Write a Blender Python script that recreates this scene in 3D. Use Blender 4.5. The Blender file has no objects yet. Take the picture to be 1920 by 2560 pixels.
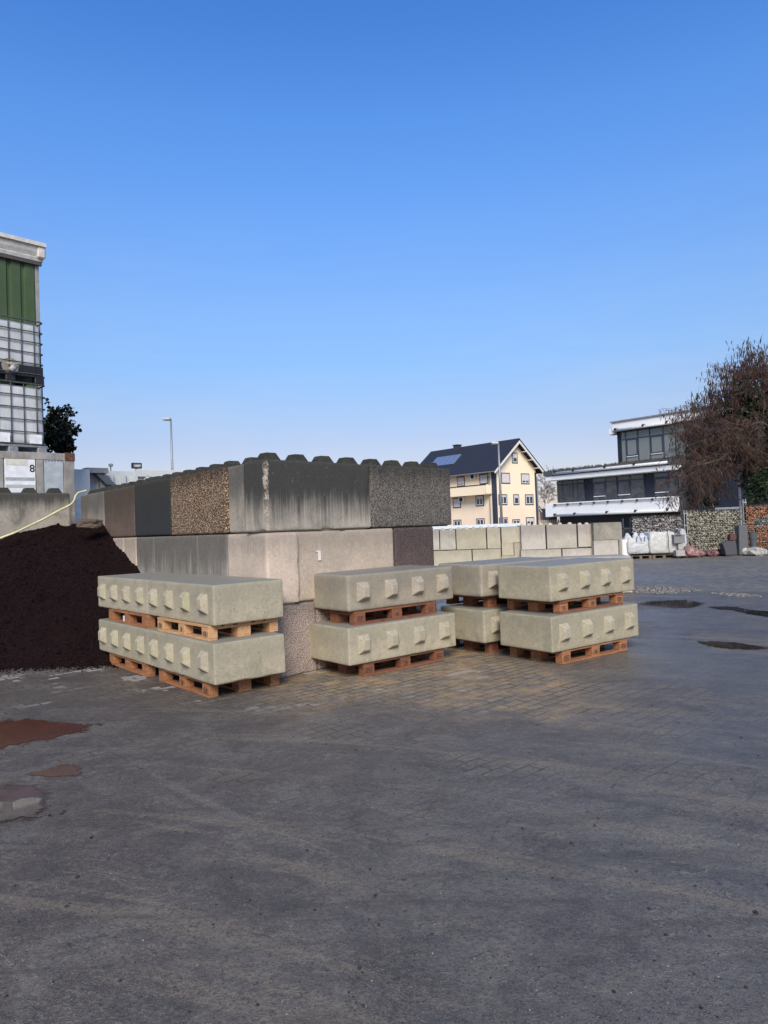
import bpy, bmesh, math, random
import numpy as np
from mathutils import Vector, Matrix, noise
R = math.radians
PI = math.pi
sc = bpy.context.scene
C = sc.collection
rnd = random.Random(7)

# ---------------------------------------------------------------- camera
FPX, PITCH, ROLL, CH = 1775.0, .0215, .037, 1.6
cd = bpy.data.cameras.new("camera"); cam = bpy.data.objects.new("camera", cd); C.objects.link(cam)
cd.sensor_fit = 'VERTICAL'; cd.sensor_height = 24.0; cd.lens = FPX/2560*24; cd.clip_start = .05; cd.clip_end = 3000
cp, sp, cr, sr = math.cos(PITCH), math.sin(PITCH), math.cos(ROLL), math.sin(ROLL)
fw = Vector((0, cp, sp)); up0 = Vector((0, -sp, cp)); rt0 = Vector((1, 0, 0))
rt = rt0*cr - up0*sr; up = rt0*sr + up0*cr
mw = Matrix((rt, up, -fw)).transposed().to_4x4(); mw.translation = Vector((0, 0, CH))
cam.matrix_world = mw
sc.camera = cam

# ---------------------------------------------------------------- sky and sun
SUN_EL, SUN_AZ = R(36), R(179)        # azimuth clockwise from +Y: behind the camera, slightly right
w = bpy.data.worlds.new("World"); sc.world = w; w.use_nodes = True
nt = w.node_tree; nt.nodes.clear()
sky = nt.nodes.new("ShaderNodeTexSky"); sky.sky_type = 'NISHITA'; sky.sun_disc = False
sky.sun_elevation = SUN_EL; sky.sun_rotation = SUN_AZ; sky.altitude = 100; sky.air_density = 1.0; sky.dust_density = .6; sky.ozone_density = 2.0
tc = nt.nodes.new("ShaderNodeTexCoord"); sep = nt.nodes.new("ShaderNodeSeparateXYZ")
nt.links.new(tc.outputs["Generated"], sep.inputs[0])
rp = nt.nodes.new("ShaderNodeValToRGB"); nt.links.new(sep.outputs[2], rp.inputs[0])
e = rp.color_ramp.elements
e[0].position = 0.0; e[0].color = (.70, .56, .62, 1)
e[1].position = 1.0; e[1].color = (.42, .66, 1.0, 1)
for p_, c_ in ((.117, (.748, .651, .74)), (.16, (.765, .74, .83)), (.22, (.76, .87, 1.02)), (.29, (.83, .99, 1.20)), (.40, (.77, 1.10, 1.49)), (.50, (.65, 1.11, 1.65)), (.60, (.49, .99, 1.65))):
    q = e.new(p_); q.color = (*c_, 1)
mul = nt.nodes.new("ShaderNodeMix"); mul.data_type = 'RGBA'; mul.blend_type = 'MULTIPLY'; mul.inputs[0].default_value = 1
nt.links.new(sky.outputs[0], mul.inputs[6]); nt.links.new(rp.outputs[0], mul.inputs[7])
bg = nt.nodes.new("ShaderNodeBackground"); bg.inputs[1].default_value = .15
wo = nt.nodes.new("ShaderNodeOutputWorld")
mp = nt.nodes.new("ShaderNodeMapping"); mp.inputs[3].default_value = (1.2, 1.2, 7.0); nt.links.new(tc.outputs["Generated"], mp.inputs[0])
nz = nt.nodes.new("ShaderNodeTexNoise"); nz.inputs['Scale'].default_value = 2.2; nz.inputs['Detail'].default_value = 6; nz.inputs['Roughness'].default_value = .62; nt.links.new(mp.outputs[0], nz.inputs['Vector'])
mr = nt.nodes.new("ShaderNodeMapRange"); mr.inputs[1].default_value = .45; mr.inputs[2].default_value = .8; mr.inputs[4].default_value = .32; nt.links.new(nz.outputs['Fac'], mr.inputs[0])
me_ = nt.nodes.new("ShaderNodeMapRange"); me_.inputs[1].default_value = .42; me_.inputs[2].default_value = .04; nt.links.new(sep.outputs[2], me_.inputs[0])
mm_ = nt.nodes.new("ShaderNodeMath"); mm_.operation = 'MULTIPLY'; nt.links.new(mr.outputs[0], mm_.inputs[0]); nt.links.new(me_.outputs[0], mm_.inputs[1])
cl = nt.nodes.new("ShaderNodeMix"); cl.data_type = 'RGBA'; nt.links.new(mm_.outputs[0], cl.inputs[0]); nt.links.new(mul.outputs[2], cl.inputs[6]); cl.inputs[7].default_value = (4.6, 4.9, 5.6, 1)
nt.links.new(cl.outputs[2], bg.inputs[0]); nt.links.new(bg.outputs[0], wo.inputs[0])
sl = bpy.data.lights.new("sun", 'SUN'); sl.energy = 4.2; sl.angle = R(26); sl.color = (1, .90, .76)
so = bpy.data.objects.new("sun", sl); C.objects.link(so)
sd = Vector((math.sin(SUN_AZ)*math.cos(SUN_EL), math.cos(SUN_AZ)*math.cos(SUN_EL), math.sin(SUN_EL)))
so.rotation_euler = sd.to_track_quat('Z', 'Y').to_euler()
sc.view_settings.view_transform = 'Standard'; sc.view_settings.look = 'None'
sc.view_settings.exposure = 0.0; sc.view_settings.gamma = 1.0
sc.cycles.max_bounces = 6

# ---------------------------------------------------------------- surveying helpers: photo pixel -> world point at a known height, depth or plane
def ray(px, py):
    X, Y = px-960, py-1280
    xi = X*cr - Y*sr; yi = X*sr + Y*cr
    u = -yi/FPX
    return (xi/FPX, cp-u*sp, sp+u*cp)
def G(px, py, z=0.0):
    d = ray(px, py); t = (z-CH)/d[2]; return Vector((d[0]*t, d[1]*t, z))
def D(px, py, Y):
    d = ray(px, py); t = Y/d[1]; return Vector((d[0]*t, Y, CH+d[2]*t))
def PL(px, py, p0, ang):
    d = ray(px, py); n = (-math.sin(ang), math.cos(ang))
    t = (p0[0]*n[0]+p0[1]*n[1])/(d[0]*n[0]+d[1]*n[1])
    return Vector((d[0]*t, d[1]*t, CH+d[2]*t))
def along(p, p0, ang): return (p[0]-p0[0])*math.cos(ang) + (p[1]-p0[1])*math.sin(ang)
Z1 = lambda x, y: (x*.36154, 560+y*.36154)
Z2 = lambda x, y: (180+x*.3858, 1080+y*.3858)
Z3 = lambda x, y: (680+x*.28933, 1100+y*.28933)
Z5 = lambda x, y: (1040+x*.22906, 1060+y*.22906)
Z6 = lambda x, y: (1360+x*.217, 980+y*.217)
Z7 = lambda x, y: (1640+x*.2622, 840+y*.2622)
ZA = lambda x, y: (1560+x*.217, 1260+y*.217)
ZB = lambda x, y: (x*.3014, 1640+y*.3014)

# ---------------------------------------------------------------- materials
class N:
    def __init__(s, name):
        s.m = bpy.data.materials.new(name); s.m.use_nodes = True; s.t = s.m.node_tree; s.t.nodes.clear()
        s.out = s.t.nodes.new("ShaderNodeOutputMaterial"); s.b = s.t.nodes.new("ShaderNodeBsdfPrincipled")
        s.t.links.new(s.b.outputs[0], s.out.inputs[0])
    def n(s, typ, ins=None, **kw):
        o = s.t.nodes.new("ShaderNode"+typ)
        for k, v in kw.items(): setattr(o, k, v)
        if ins:
            for k, v in ins.items(): s.put(o.inputs[k], v)
        return o
    def put(s, sock, v):
        if isinstance(v, bpy.types.NodeSocket): s.t.links.new(v, sock)
        elif isinstance(v, bpy.types.Node): s.t.links.new(v.outputs[0], sock)
        else:
            if sock.type == 'RGBA' and len(v) == 3: v = (*v, 1)
            sock.default_value = v
    def coord(s, rand=True, world=False):
        if world:
            return s.n('NewGeometry').outputs['Position']
        c = s.n('TexCoord').outputs['Object']
        if not rand: return c
        r = s.n('ObjectInfo').outputs['Random']
        k = s.n('Math', {0: r, 1: 37.0}, operation='MULTIPLY')
        return s.n('VectorMath', {0: c, 1: k.outputs[0]}, operation='ADD').outputs[0]
    def mapv(s, v, scale=(1, 1, 1), rot=(0, 0, 0), loc=(0, 0, 0)):
        return s.n('Mapping', {0: v, 1: loc, 2: rot, 3: scale}).outputs[0]
    def noise(s, v, scale, detail=4, rough=.55, dist=0.0):
        return s.n('TexNoise', {'Vector': v, 'Scale': scale, 'Detail': detail, 'Roughness': rough, 'Distortion': dist}).outputs['Fac']
    def vor(s, v, scale, feature='F1'):
        return s.n('TexVoronoi', {'Vector': v, 'Scale': scale}, feature=feature)
    def rng(s, v, a, b, c=0.0, d=1.0, smooth=True):
        return s.n('MapRange', {0: v, 1: a, 2: b, 3: c, 4: d}, interpolation_type='SMOOTHSTEP' if smooth else 'LINEAR').outputs[0]
    def mix(s, f, a, b, mode='MIX'):
        o = s.n('Mix', {0: f, 6: a, 7: b}, data_type='RGBA', blend_type=mode); return o.outputs[2]
    def mul(s, a, b, op='MULTIPLY'): return s.n('Math', {0: a, 1: b}, operation=op).outputs[0]
    def ramp(s, f, stops):
        o = s.n('ValToRGB', {0: f}); e = o.color_ramp.elements
        e[0].position, e[0].color = stops[0][0], (*stops[0][1], 1)
        e[1].position, e[1].color = stops[-1][0], (*stops[-1][1], 1)
        for p, c in stops[1:-1]: x = e.new(p); x.color = (*c, 1)
        return o.outputs[0]
    def bump(s, h, st=.3, d=.01, nrm=None):
        i = {'Height': h, 'Strength': st, 'Distance': d}
        if nrm is not None: i['Normal'] = nrm
        return s.n('Bump', i).outputs[0]
    def done(s, col=None, rough=.8, nrm=None, metal=0.0, spec=None, **kw):
        if col is not None: s.put(s.b.inputs['Base Color'], col)
        s.put(s.b.inputs['Roughness'], rough); s.put(s.b.inputs['Metallic'], metal)
        if spec is not None: s.put(s.b.inputs['Specular IOR Level'], spec)
        if nrm is not None: s.put(s.b.inputs['Normal'], nrm)
        for k, v in kw.items(): s.put(s.b.inputs[k.replace('_', ' ')], v)
        return s.m

def concrete(name, c1, c2, stain=(.03, .03, .028), amt=.0, top=.8, fade=.5, pits=.0, speck=None, blot=0.0, blotcol=(.1, .1, .09), bstr=.35, rough=.88, wet=0.0, edge=None, vary=True):
    n = N(name); v = n.coord()
    big = n.noise(v, 2.2, 5, .6, .4); fine = n.noise(v, 60, 3, .6); mid = n.noise(v, 11, 4, .6)
    col = n.mix(n.rng(big, .32, .68), c1, c2)
    col = n.mix(n.rng(fine, .3, .75, 0, .35), col, n.mix(.5, col, (.05, .05, .045)))
    col = n.mix(n.rng(mid, .55, .75, 0, .3), col, tuple(min(1, x*1.25) for x in c1))
    grit = n.noise(v, 26, 6, .82); cloud = n.noise(n.mapv(v, (1, 1, 1.6), (0, 0, 0), (9, 4, 2)), 5.5, 6, .72, .6)
    col = n.mix(n.rng(grit, .50, .68, 0, .38), col, tuple(min(1, x*1.35) for x in c1))
    col = n.mix(n.rng(grit, .48, .32, 0, .40), col, tuple(x*.5 for x in c2))
    col = n.mix(n.rng(cloud, .55, .72, 0, .30), col, tuple(x*.55 for x in c2))
    h = n.mul(n.mul(fine, .5), n.mul(grit, .8), 'ADD')
    if vary: tone = n.rng(n.n('ObjectInfo').outputs['Random'], 0, 1, .90, 1.06, False); col = n.mix(1.0, col, n.n('CombineColor', {0: tone, 1: tone, 2: n.mul(tone, 1.3, 'POWER')}).outputs[0], 'MULTIPLY')
    if speck:
        sc_, ca, cb, f_ = speck
        vo = n.vor(v, sc_); cellc = n.n('SeparateColor', {0: vo.outputs['Color']}).outputs[0]
        pc = n.ramp(cellc, [(0, ca), (.5, tuple((a+b)/2 for a, b in zip(ca, cb))), (1, cb)])
        gap = n.rng(vo.outputs['Distance'], .35, .7)
        pc = n.mix(gap, pc, tuple(x*.45 for x in ca))
        col = n.mix(f_, col, pc)
        h = n.mul(h, n.rng(vo.outputs['Distance'], .2, .75, 2.2, 0), 'ADD')
    if pits:
        pv = n.vor(n.mapv(v, (1, 1, 1.3), (.3, .2, .1)), 34); pc_ = n.n('SeparateColor', {0: pv.outputs['Color']}).outputs[1]
        pit = n.mul(n.rng(pv.outputs['Distance'], .12, .24, 1, 0), n.rng(pc_, 1-pits, 1-pits+.02))
        col = n.mix(n.mul(pit, .8), col, (.035, .032, .03)); h = n.mul(h, n.mul(pit, -2.0), 'ADD')
    if blot:
        bl = n.noise(n.mapv(v, (1, 1, 1), (0, 0, 0), (5, 3, 1)), 3.2, 6, .65, .8)
        col = n.mix(n.rng(bl, .5, .72, 0, blot), col, blotcol)
    if amt:
        loc = n.n('TexCoord').outputs['Object']; z = n.n('SeparateXYZ', {0: loc}).outputs[2]
        st = n.noise(n.mapv(v, (4, 4, .28)), 1.6, 7, .72); st2 = n.noise(n.mapv(v, (30, 30, .9)), 1.6, 4, .65); st3 = n.noise(v, 4.5, 5, .65)
        k = n.mul(n.mul(n.mul(st, .40), n.mul(st2, .26), 'ADD'), n.mul(n.mul(st3, .08), n.mul(grit, .10), 'ADD'), 'ADD')                    # ~.4
        hz = n.rng(z, top-fade, top, -.22, .40, False)
        k = n.mul(k, hz, 'ADD')
        col = n.mix(n.rng(k, .25, .56, 0, amt), col, stain); col = n.mix(n.mul(n.rng(grit, .60, .66), .25), col, tuple(min(1, x*1.1) for x in c1))
        zz = n.mul(z, n.mul(n.noise(v, 14, 4), .05), 'ADD')
        col = n.mix(n.rng(zz, top+.0, top+.025, 0, min(1, amt*1.05)), col, (.022, .024, .014))
    if edge:
        so_ = n.n('SeparateXYZ', {0: n.n('TexCoord').outputs['Object']}); nz_ = n.mul(n.noise(v, 16, 4), .06)
        ex = n.mul(n.mul(n.mul(so_.outputs[0], -1.0), n.mul(n.mul(so_.outputs[1], -1.0), .595, 'ADD'), 'MINIMUM'), nz_, 'ADD')
        vo = n.vor(v, 75); cc = n.n('SeparateColor', {0: vo.outputs['Color']}).outputs[0]
        em = n.mul(n.rng(ex, edge-.01, edge+.005), n.rng(n.noise(v, 9, 4), .42, .56))
        col = n.mix(em, col, n.mix(cc, (.19, .15, .11), (.50, .43, .34))); h = n.mul(h, n.mul(em, n.mul(vo.outputs['Distance'], -3.0)), 'ADD')
    if wet:  # top face: wet film, plus the dimmer look of tops painted into the colour
        z = n.n('SeparateXYZ', {0: n.n('TexCoord').outputs['Object']}).outputs[2]
        wm = n.mul(n.rng(z, .388, .397), n.mul(n.rng(n.noise(v, 1.3, 5, .6), .25, .5, .55, 1), wet))
        col = n.mix(wm, col, (.21, .205, .175)); rough = n.rng(wm, 0, 1, rough, .42, False)
    return n.done(col, rough, n.bump(h, bstr, .006), spec=.3)

BEIGE = concrete('pale_cast_concrete', (.46, .395, .272), (.38, .335, .235), wet=.7, pits=.16, blot=.75, blotcol=(.24, .225, .145), bstr=.4, amt=.3, stain=(.22, .21, .155), top=.42, fade=.34)
BEIGE2 = concrete('worn_cast_concrete', (.41, .35, .26), (.33, .29, .215), wet=.7, pits=.12, blot=.55, blotcol=(.22, .20, .15), bstr=.5, amt=.4, stain=(.17, .155, .12), top=.42, fade=.34)
STUDM = concrete('stud_concrete', (.435, .375, .262), (.365, .325, .232), vary=False, pits=.06, blot=.4, blotcol=(.33, .34, .16), bstr=.25)
W_GREY = concrete('rain_stained_concrete', (.50, .44, .36), (.36, .325, .265), stain=(.030, .031, .029), amt=.97, top=.80, fade=.78, pits=.04, blot=.3, bstr=.4)
W_GREYLT = concrete('lightly_stained_concrete', (.44, .39, .315), (.31, .275, .22), stain=(.05, .05, .045), amt=.7, top=.95, fade=.85, pits=.05, blot=.4, bstr=.4)
W_PINK = concrete('pinkish_concrete', (.60, .48, .365), (.50, .41, .315), stain=(.20, .17, .14), amt=.45, top=.98, fade=.6, pits=.04, blot=.3, blotcol=(.33, .27, .22))
W_MOT = concrete('mottled_old_concrete', (.42, .37, .29), (.30, .265, .21), stain=(.035, .034, .03), amt=.9, top=.95, fade=.55, pits=.05, blot=.85, blotcol=(.12, .11, .095), bstr=.5)
W_CORN = concrete('rain_stained_corner_concrete', (.50, .44, .36), (.36, .325, .265), stain=(.030, .031, .029), amt=.94, top=.86, fade=.95, pits=.04, blot=.35, bstr=.4, edge=.79)
W_PINKC = concrete('pinkish_corner_concrete', (.60, .495, .385), (.50, .42, .325), stain=(.20, .17, .14), amt=.45, top=.98, fade=.6, pits=.04, blot=.3, blotcol=(.33, .28, .22), edge=.79)
W_STREAK = concrete('streaky_pale_concrete', (.62, .54, .44), (.46, .41, .33), stain=(.085, .08, .07), amt=.85, top=1.2, fade=1.5, pits=.06, blot=.3, bstr=.4)
W_AGG = concrete('grey_exposed_aggregate', (.27, .24, .205), (.20, .18, .155), speck=(100, (.09, .078, .066), (.62, .55, .45), .85), stain=(.034, .032, .027), amt=.72, top=1.1, fade=.7, bstr=.9)
W_BRAGG = concrete('brown_exposed_aggregate', (.21, .15, .13), (.15, .11, .10), speck=(110, (.10, .062, .055), (.42, .31, .27), .75), amt=.3, top=1.0, fade=.8, bstr=.8)
W_BROWN = concrete('brown_concrete', (.22, .15, .115), (.15, .11, .085), speck=(170, (.10, .065, .05), (.28, .20, .155), .5), amt=.65, stain=(.05, .042, .03), top=.98, fade=.9)
W_BLACK = concrete('black_concrete', (.040, .043, .044), (.026, .029, .03), speck=(170, (.022, .024, .025), (.08, .085, .08), .6), amt=.5, stain=(.045, .042, .026), top=.96, fade=.6)
W_PEB = concrete('tan_pebble_dash', (.30, .2, .12), (.2, .13, .08), speck=(52, (.17, .10, .06), (.62, .46, .30), .95), amt=.8, stain=(.05, .033, .02), top=1.05, fade=.55, bstr=1.0)
W_ROUGH = concrete('pitted_rough_concrete', (.66, .52, .43), (.50, .40, .33), speck=(75, (.27, .20, .16), (.80, .66, .55), .4), pits=.35, bstr=1.0, amt=.35, stain=(.12, .11, .09), top=1.0, fade=.5)
MOSS = concrete('mossy_dark_concrete', (.055, .056, .040), (.028, .030, .022), speck=(70, (.02, .02, .015), (.14, .13, .10), .4), bstr=.7)
FARC = [concrete('far_grey_concrete', (.50, .455, .37), (.40, .37, .305), amt=.5, stain=(.16, .15, .12), top=1.0, fade=.8, blot=.4, blotcol=(.24, .23, .19)),
        concrete('far_yellow_concrete', (.50, .44, .315), (.42, .375, .28), amt=.35, stain=(.2, .18, .13), top=1.0, fade=.8, blot=.4, blotcol=(.28, .26, .19)),
        concrete('far_pale_concrete', (.52, .465, .375), (.44, .40, .325), amt=.45, stain=(.16, .13, .12), top=1.05, fade=.8, blot=.3, blotcol=(.28, .26, .23)),
        concrete('far_pitted_concrete', (.36, .32, .25), (.25, .23, .18), amt=.6, stain=(.12, .11, .09), top=1.1, fade=.8, blot=.7, blotcol=(.16, .145, .11))]

def wood(name, c1, c2):
    n = N(name); v = n.coord()
    g = n.noise(n.mapv(v, (3, 40, 40)), 1.5, 5, .6, .6); b = n.noise(v, 5, 3)
    col = n.mix(n.rng(g, .3, .7), c1, c2); col = n.mix(n.rng(b, .5, .8, 0, .5), col, tuple(x*.45 for x in c2))
    return n.done(col, .75, n.bump(g, .35, .004), spec=.3)
WOOD = [wood('orange_pallet_wood', (.40, .18, .078), (.22, .092, .042)), wood('fresh_pallet_wood', (.60, .36, .18), (.44, .24, .11)), wood('dark_pallet_wood', (.27, .105, .055), (.15, .062, .035)), wood('grey_pallet_wood', (.20, .15, .11), (.12, .09, .07))]
DARKIN = N('dark_stamp_ink').done((.05, .025, .015), .8)

def plain(name, col, rough=.6, metal=0, var=.12, scale=8, spec=None, bump=.0, streak=0.0, dirt=(.1, .095, .08), world=False):
    n = N(name); v = n.coord()
    a = n.noise(v, scale, 4, .6)
    c = n.mix(n.rng(a, .35, .7, 0, 1), tuple(x*(1-var) for x in col), tuple(min(1, x*(1+var)) for x in col))
    if streak:
        s = n.noise(n.mapv(v, (7, 7, .5)), 2, 5, .65)
        c = n.mix(n.rng(s, .48, .75, 0, streak), c, dirt)
    nr = n.bump(n.noise(v, scale*6, 3), bump, .01) if bump else None
    return n.done(c, rough, nr, metal, spec)
GALV = plain('galvanised_steel', (.30, .30, .29), .5, .5, .2, 20)
GALVD = plain('dull_steel_bar', (.085, .088, .085), .6, .3, .2, 20)
WHITE = plain('white_cladding', (.80, .80, .78), .5, var=.02, scale=.7)
WHITEM = plain('white_metal_sheet', (.56, .57, .55), .5, var=.03, streak=.2, dirt=(.4, .42, .4))
NAVY = plain('dark_navy_panel', (.013, .016, .026), .55, var=.2)
BLACK = plain('black_plastic', (.012, .012, .013), .5)
ROOFT = None

def glass(name, col, rough=.06, curtain=False, var=1.0):
    n = N(name); v = n.coord()
    if curtain:
        wv = n.n('TexWave', {'Vector': v, 'Scale': 6.0, 'Distortion': 1.5, 'Detail': 2}, bands_direction='X').outputs['Fac']
        c = n.mix(n.rng(wv, .1, .9), tuple(x*.6 for x in col), col)
    else:
        a = n.noise(n.mapv(v, (1.4, 1.4, 1.8)), 1.1, 2, .4)
        c = n.mix(n.rng(a, .42, .58), col, tuple(x*2.2 for x in col))
    return n.done(c, rough, None, 0, .5, Coat_Weight=1.0, Coat_Roughness=.03)
GLASS = glass('dark_window_glass', (.02, .026, .035))
GLASSC = glass('curtained_glass', (.20, .23, .22), curtain=True)

# ---------------------------------------------------------------- mesh helpers
class MB:
    def __init__(s): s.v = []; s.f = []; s.mi = []
    def raw(s, vs, fs, mi=0):
        b = len(s.v); s.v += [tuple(x) for x in vs]; s.f += [tuple(b+i for i in f) for f in fs]; s.mi += [mi]*len(fs); return s
    def box(s, x0, x1, y0, y1, z0, z1, mi=0):
        if x0 > x1: x0, x1 = x1, x0
        if y0 > y1: y0, y1 = y1, y0
        if z0 > z1: z0, z1 = z1, z0
        return s.raw([(x0, y0, z0), (x1, y0, z0), (x1, y1, z0), (x0, y1, z0), (x0, y0, z1), (x1, y0, z1), (x1, y1, z1), (x0, y1, z1)],
                     [(0, 3, 2, 1), (4, 5, 6, 7), (0, 1, 5, 4), (1, 2, 6, 5), (2, 3, 7, 6), (3, 0, 4, 7)], mi)
    def tube(s, pts, rad, sides=8, caps=True, mi=0):
        pts = [Vector(p) for p in pts]; n = len(pts)
        if not hasattr(rad, '__len__'): rad = [rad]*n
        rings = []; ref = None
        for i, p in enumerate(pts):
            d = (pts[min(i+1, n-1)]-pts[max(i-1, 0)])
            if d.length < 1e-9: d = Vector((0, 0, 1))
            d.normalize()
            if ref is None:
                ref = Vector((0, 0, 1)) if abs(d.z) < .9 else Vector((1, 0, 0))
            a = d.cross(ref).normalized(); b = a.cross(d).normalized(); ref = b
            rings.append([p+(a*math.cos(2*PI*k/sides)+b*math.sin(2*PI*k/sides))*rad[i] for k in range(sides)])
        vs = [q for r in rings for q in r]; fs = []
        for i in range(n-1):
            for k in range(sides):
                k2 = (k+1) % sides
                fs.append((i*sides+k, i*sides+k2, (i+1)*sides+k2, (i+1)*sides+k))
        if caps: fs.append(tuple(range(sides))[::-1]); fs.append(tuple((n-1)*sides+k for k in range(sides)))
        return s.raw(vs, fs, mi)
    def prism(s, poly, y0, y1, mi=0):       # polygon in xz, extruded along y
        n = len(poly); vs = [(x, y0, z) for x, z in poly]+[(x, y1, z) for x, z in poly]
        fs = [tuple(range(n)), tuple(range(2*n-1, n-1, -1))]
        fs += [(i, i+n, (i+1) % n+n, (i+1) % n) for i in range(n)]
        return s.raw(vs, fs, mi)
    def build(s, name, mat, parent=None, smooth=False, bevel=0.0, loc=None, rz=0):
        me = bpy.data.meshes.new(name); me.from_pydata(s.v, [], s.f)
        for m in (mat if isinstance(mat, (list, tuple)) else [mat]): me.materials.append(m)
        if any(s.mi): me.polygons.foreach_set('material_index', s.mi)
        bm = bmesh.new(); bm.from_mesh(me); bmesh.ops.recalc_face_normals(bm, faces=bm.faces)
        if bevel: bmesh.ops.bevel(bm, geom=bm.edges[:], offset=bevel, segments=1, affect='EDGES', clamp_overlap=True)
        bm.to_mesh(me); bm.free()
        if smooth: me.polygons.foreach_set('use_smooth', [True]*len(me.polygons))
        if smooth == 'sharp': me.set_sharp_from_angle(angle=R(17))
        me.update()
        o = bpy.data.objects.new(name, me); C.objects.link(o)
        if parent is not None: o.parent = parent
        if loc is not None: o.location = loc; o.rotation_euler.z = rz
        return o
def tag(o, label=None, cat=None, group=None, kind=None):
    if label: o['label'] = label
    if cat: o['category'] = cat
    if group: o['group'] = group
    if kind: o['kind'] = kind
    return o
def empty(name, loc, rz=0, label=None, cat=None, group=None):
    o = bpy.data.objects.new(name, None); C.objects.link(o); o.location = loc; o.rotation_euler.z = rz; o.empty_display_size = .2
    return tag(o, label, cat, group)
def text_mesh(name, s, size, mat, parent, mtx, ext=.002, bold=0.0):
    cu = bpy.data.curves.new(name, 'FONT'); cu.body = s; cu.size = size; cu.extrude = ext; cu.align_x = 'CENTER'; cu.align_y = 'CENTER'; cu.offset = bold
    t = bpy.data.objects.new(name+'_c', cu); C.objects.link(t)
    dg = bpy.context.evaluated_depsgraph_get(); dg.update()
    me = bpy.data.meshes.new_from_object(t.evaluated_get(dg)); bpy.data.objects.remove(t)
    me.materials.clear(); me.materials.append(mat)
    o = bpy.data.objects.new(name, me); C.objects.link(o); o.parent = parent; o.matrix_local = mtx
    return o

def rough_box(L, W, H, r=.018, wear=0.0, seed=0, wob=.002, chips=0.0, step=.07):
    """box centred in x,y, bottom at z=0, with rounded and chipped arrises"""
    def axis(h):
        a = [-h, -h+r*.45, -h+r*1.1, -h+r*2.2]; b = -h+r*2.2
        k = max(2, int((2*h-4.4*r)/step)); a += [b+(2*h-4.4*r)*i/k for i in range(1, k)]
        return a+[-x for x in (-h+r*2.2, -h+r*1.1, -h+r*.45, -h)]
    hx, hy, hz = L/2, W/2, H/2
    ax, ay, az = axis(hx), axis(hy), axis(hz)
    idx = {}; vs = []; fs = []
    def V(p):
        k = (round(p[0], 5), round(p[1], 5), round(p[2], 5))
        if k not in idx: idx[k] = len(vs); vs.append(k)
        return idx[k]
    for A, B, f in ((ax, ay, lambda a, b, s: (a, b, s*hz)), (ax, az, lambda a, b, s: (a, s*hy, b)), (ay, az, lambda a, b, s: (s*hx, a, b))):
        for s_ in (-1, 1):
            for i in range(len(A)-1):
                for j in range(len(B)-1):
                    fs.append([V(f(A[i], B[j], s_)), V(f(A[i+1], B[j], s_)), V(f(A[i+1], B[j+1], s_)), V(f(A[i], B[j+1], s_))])
    out = []; off = Vector((seed*7.3, seed*3.1, seed*1.7))
    for p in vs:
        q = Vector(p)
        rr = r*(1+.35*noise.noise((q+off)*6))
        if chips:
            c = noise.noise((q+off)*5)+.5*noise.noise((q+off)*17)
            rr += max(0, c-.30)*chips
        rr = min(rr, .09)
        inner = Vector((max(-hx+rr, min(hx-rr, q.x)), max(-hy+rr, min(hy-rr, q.y)), max(-hz+rr, min(hz-rr, q.z))))
        d = q-inner
        if d.length > 1e-6 and sum(abs(t) > 1e-6 for t in d) > 1:
            q = inner+d.normalized()*rr
        q += (q.normalized() if q.length else q)*noise.noise((q+off)*3.3)*wob
        out.append((q.x, q.y, q.z+hz))
    m = MB(); m.raw(out, fs); return m

def stud_mesh(mat, name='stud', b=.17, t=.085, h=.08, k=1.32):
    m = MB(); b /= 2; t /= 2; B = b*k; T = t*k
    m.raw([(-b, -B, -.01), (b, -B, -.01), (b, B, -.01), (-b, B, -.01), (-t, -T, h), (t, -T, h), (t, T, h), (-t, T, h)],
          [(0, 3, 2, 1), (4, 5, 6, 7), (0, 1, 5, 4), (1, 2, 6, 5), (2, 3, 7, 6), (3, 0, 4, 7)])
    o = m.build(name, mat, bevel=.006); me = o.data; bpy.data.objects.remove(o); return me
STUD = stud_mesh(STUDM, b=.165, h=.062); STUDW = stud_mesh(BEIGE2); STUDMOSS = stud_mesh(MOSS, b=.22, t=.13, h=.085, k=1)
STUDFAR = [stud_mesh(m_) for m_ in FARC]
def child(name, me, parent, loc, rot=(0, 0, 0)):
    o = bpy.data.objects.new(name, me); C.objects.link(o); o.parent = parent; o.location = loc; o.rotation_euler = rot; return o

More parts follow.
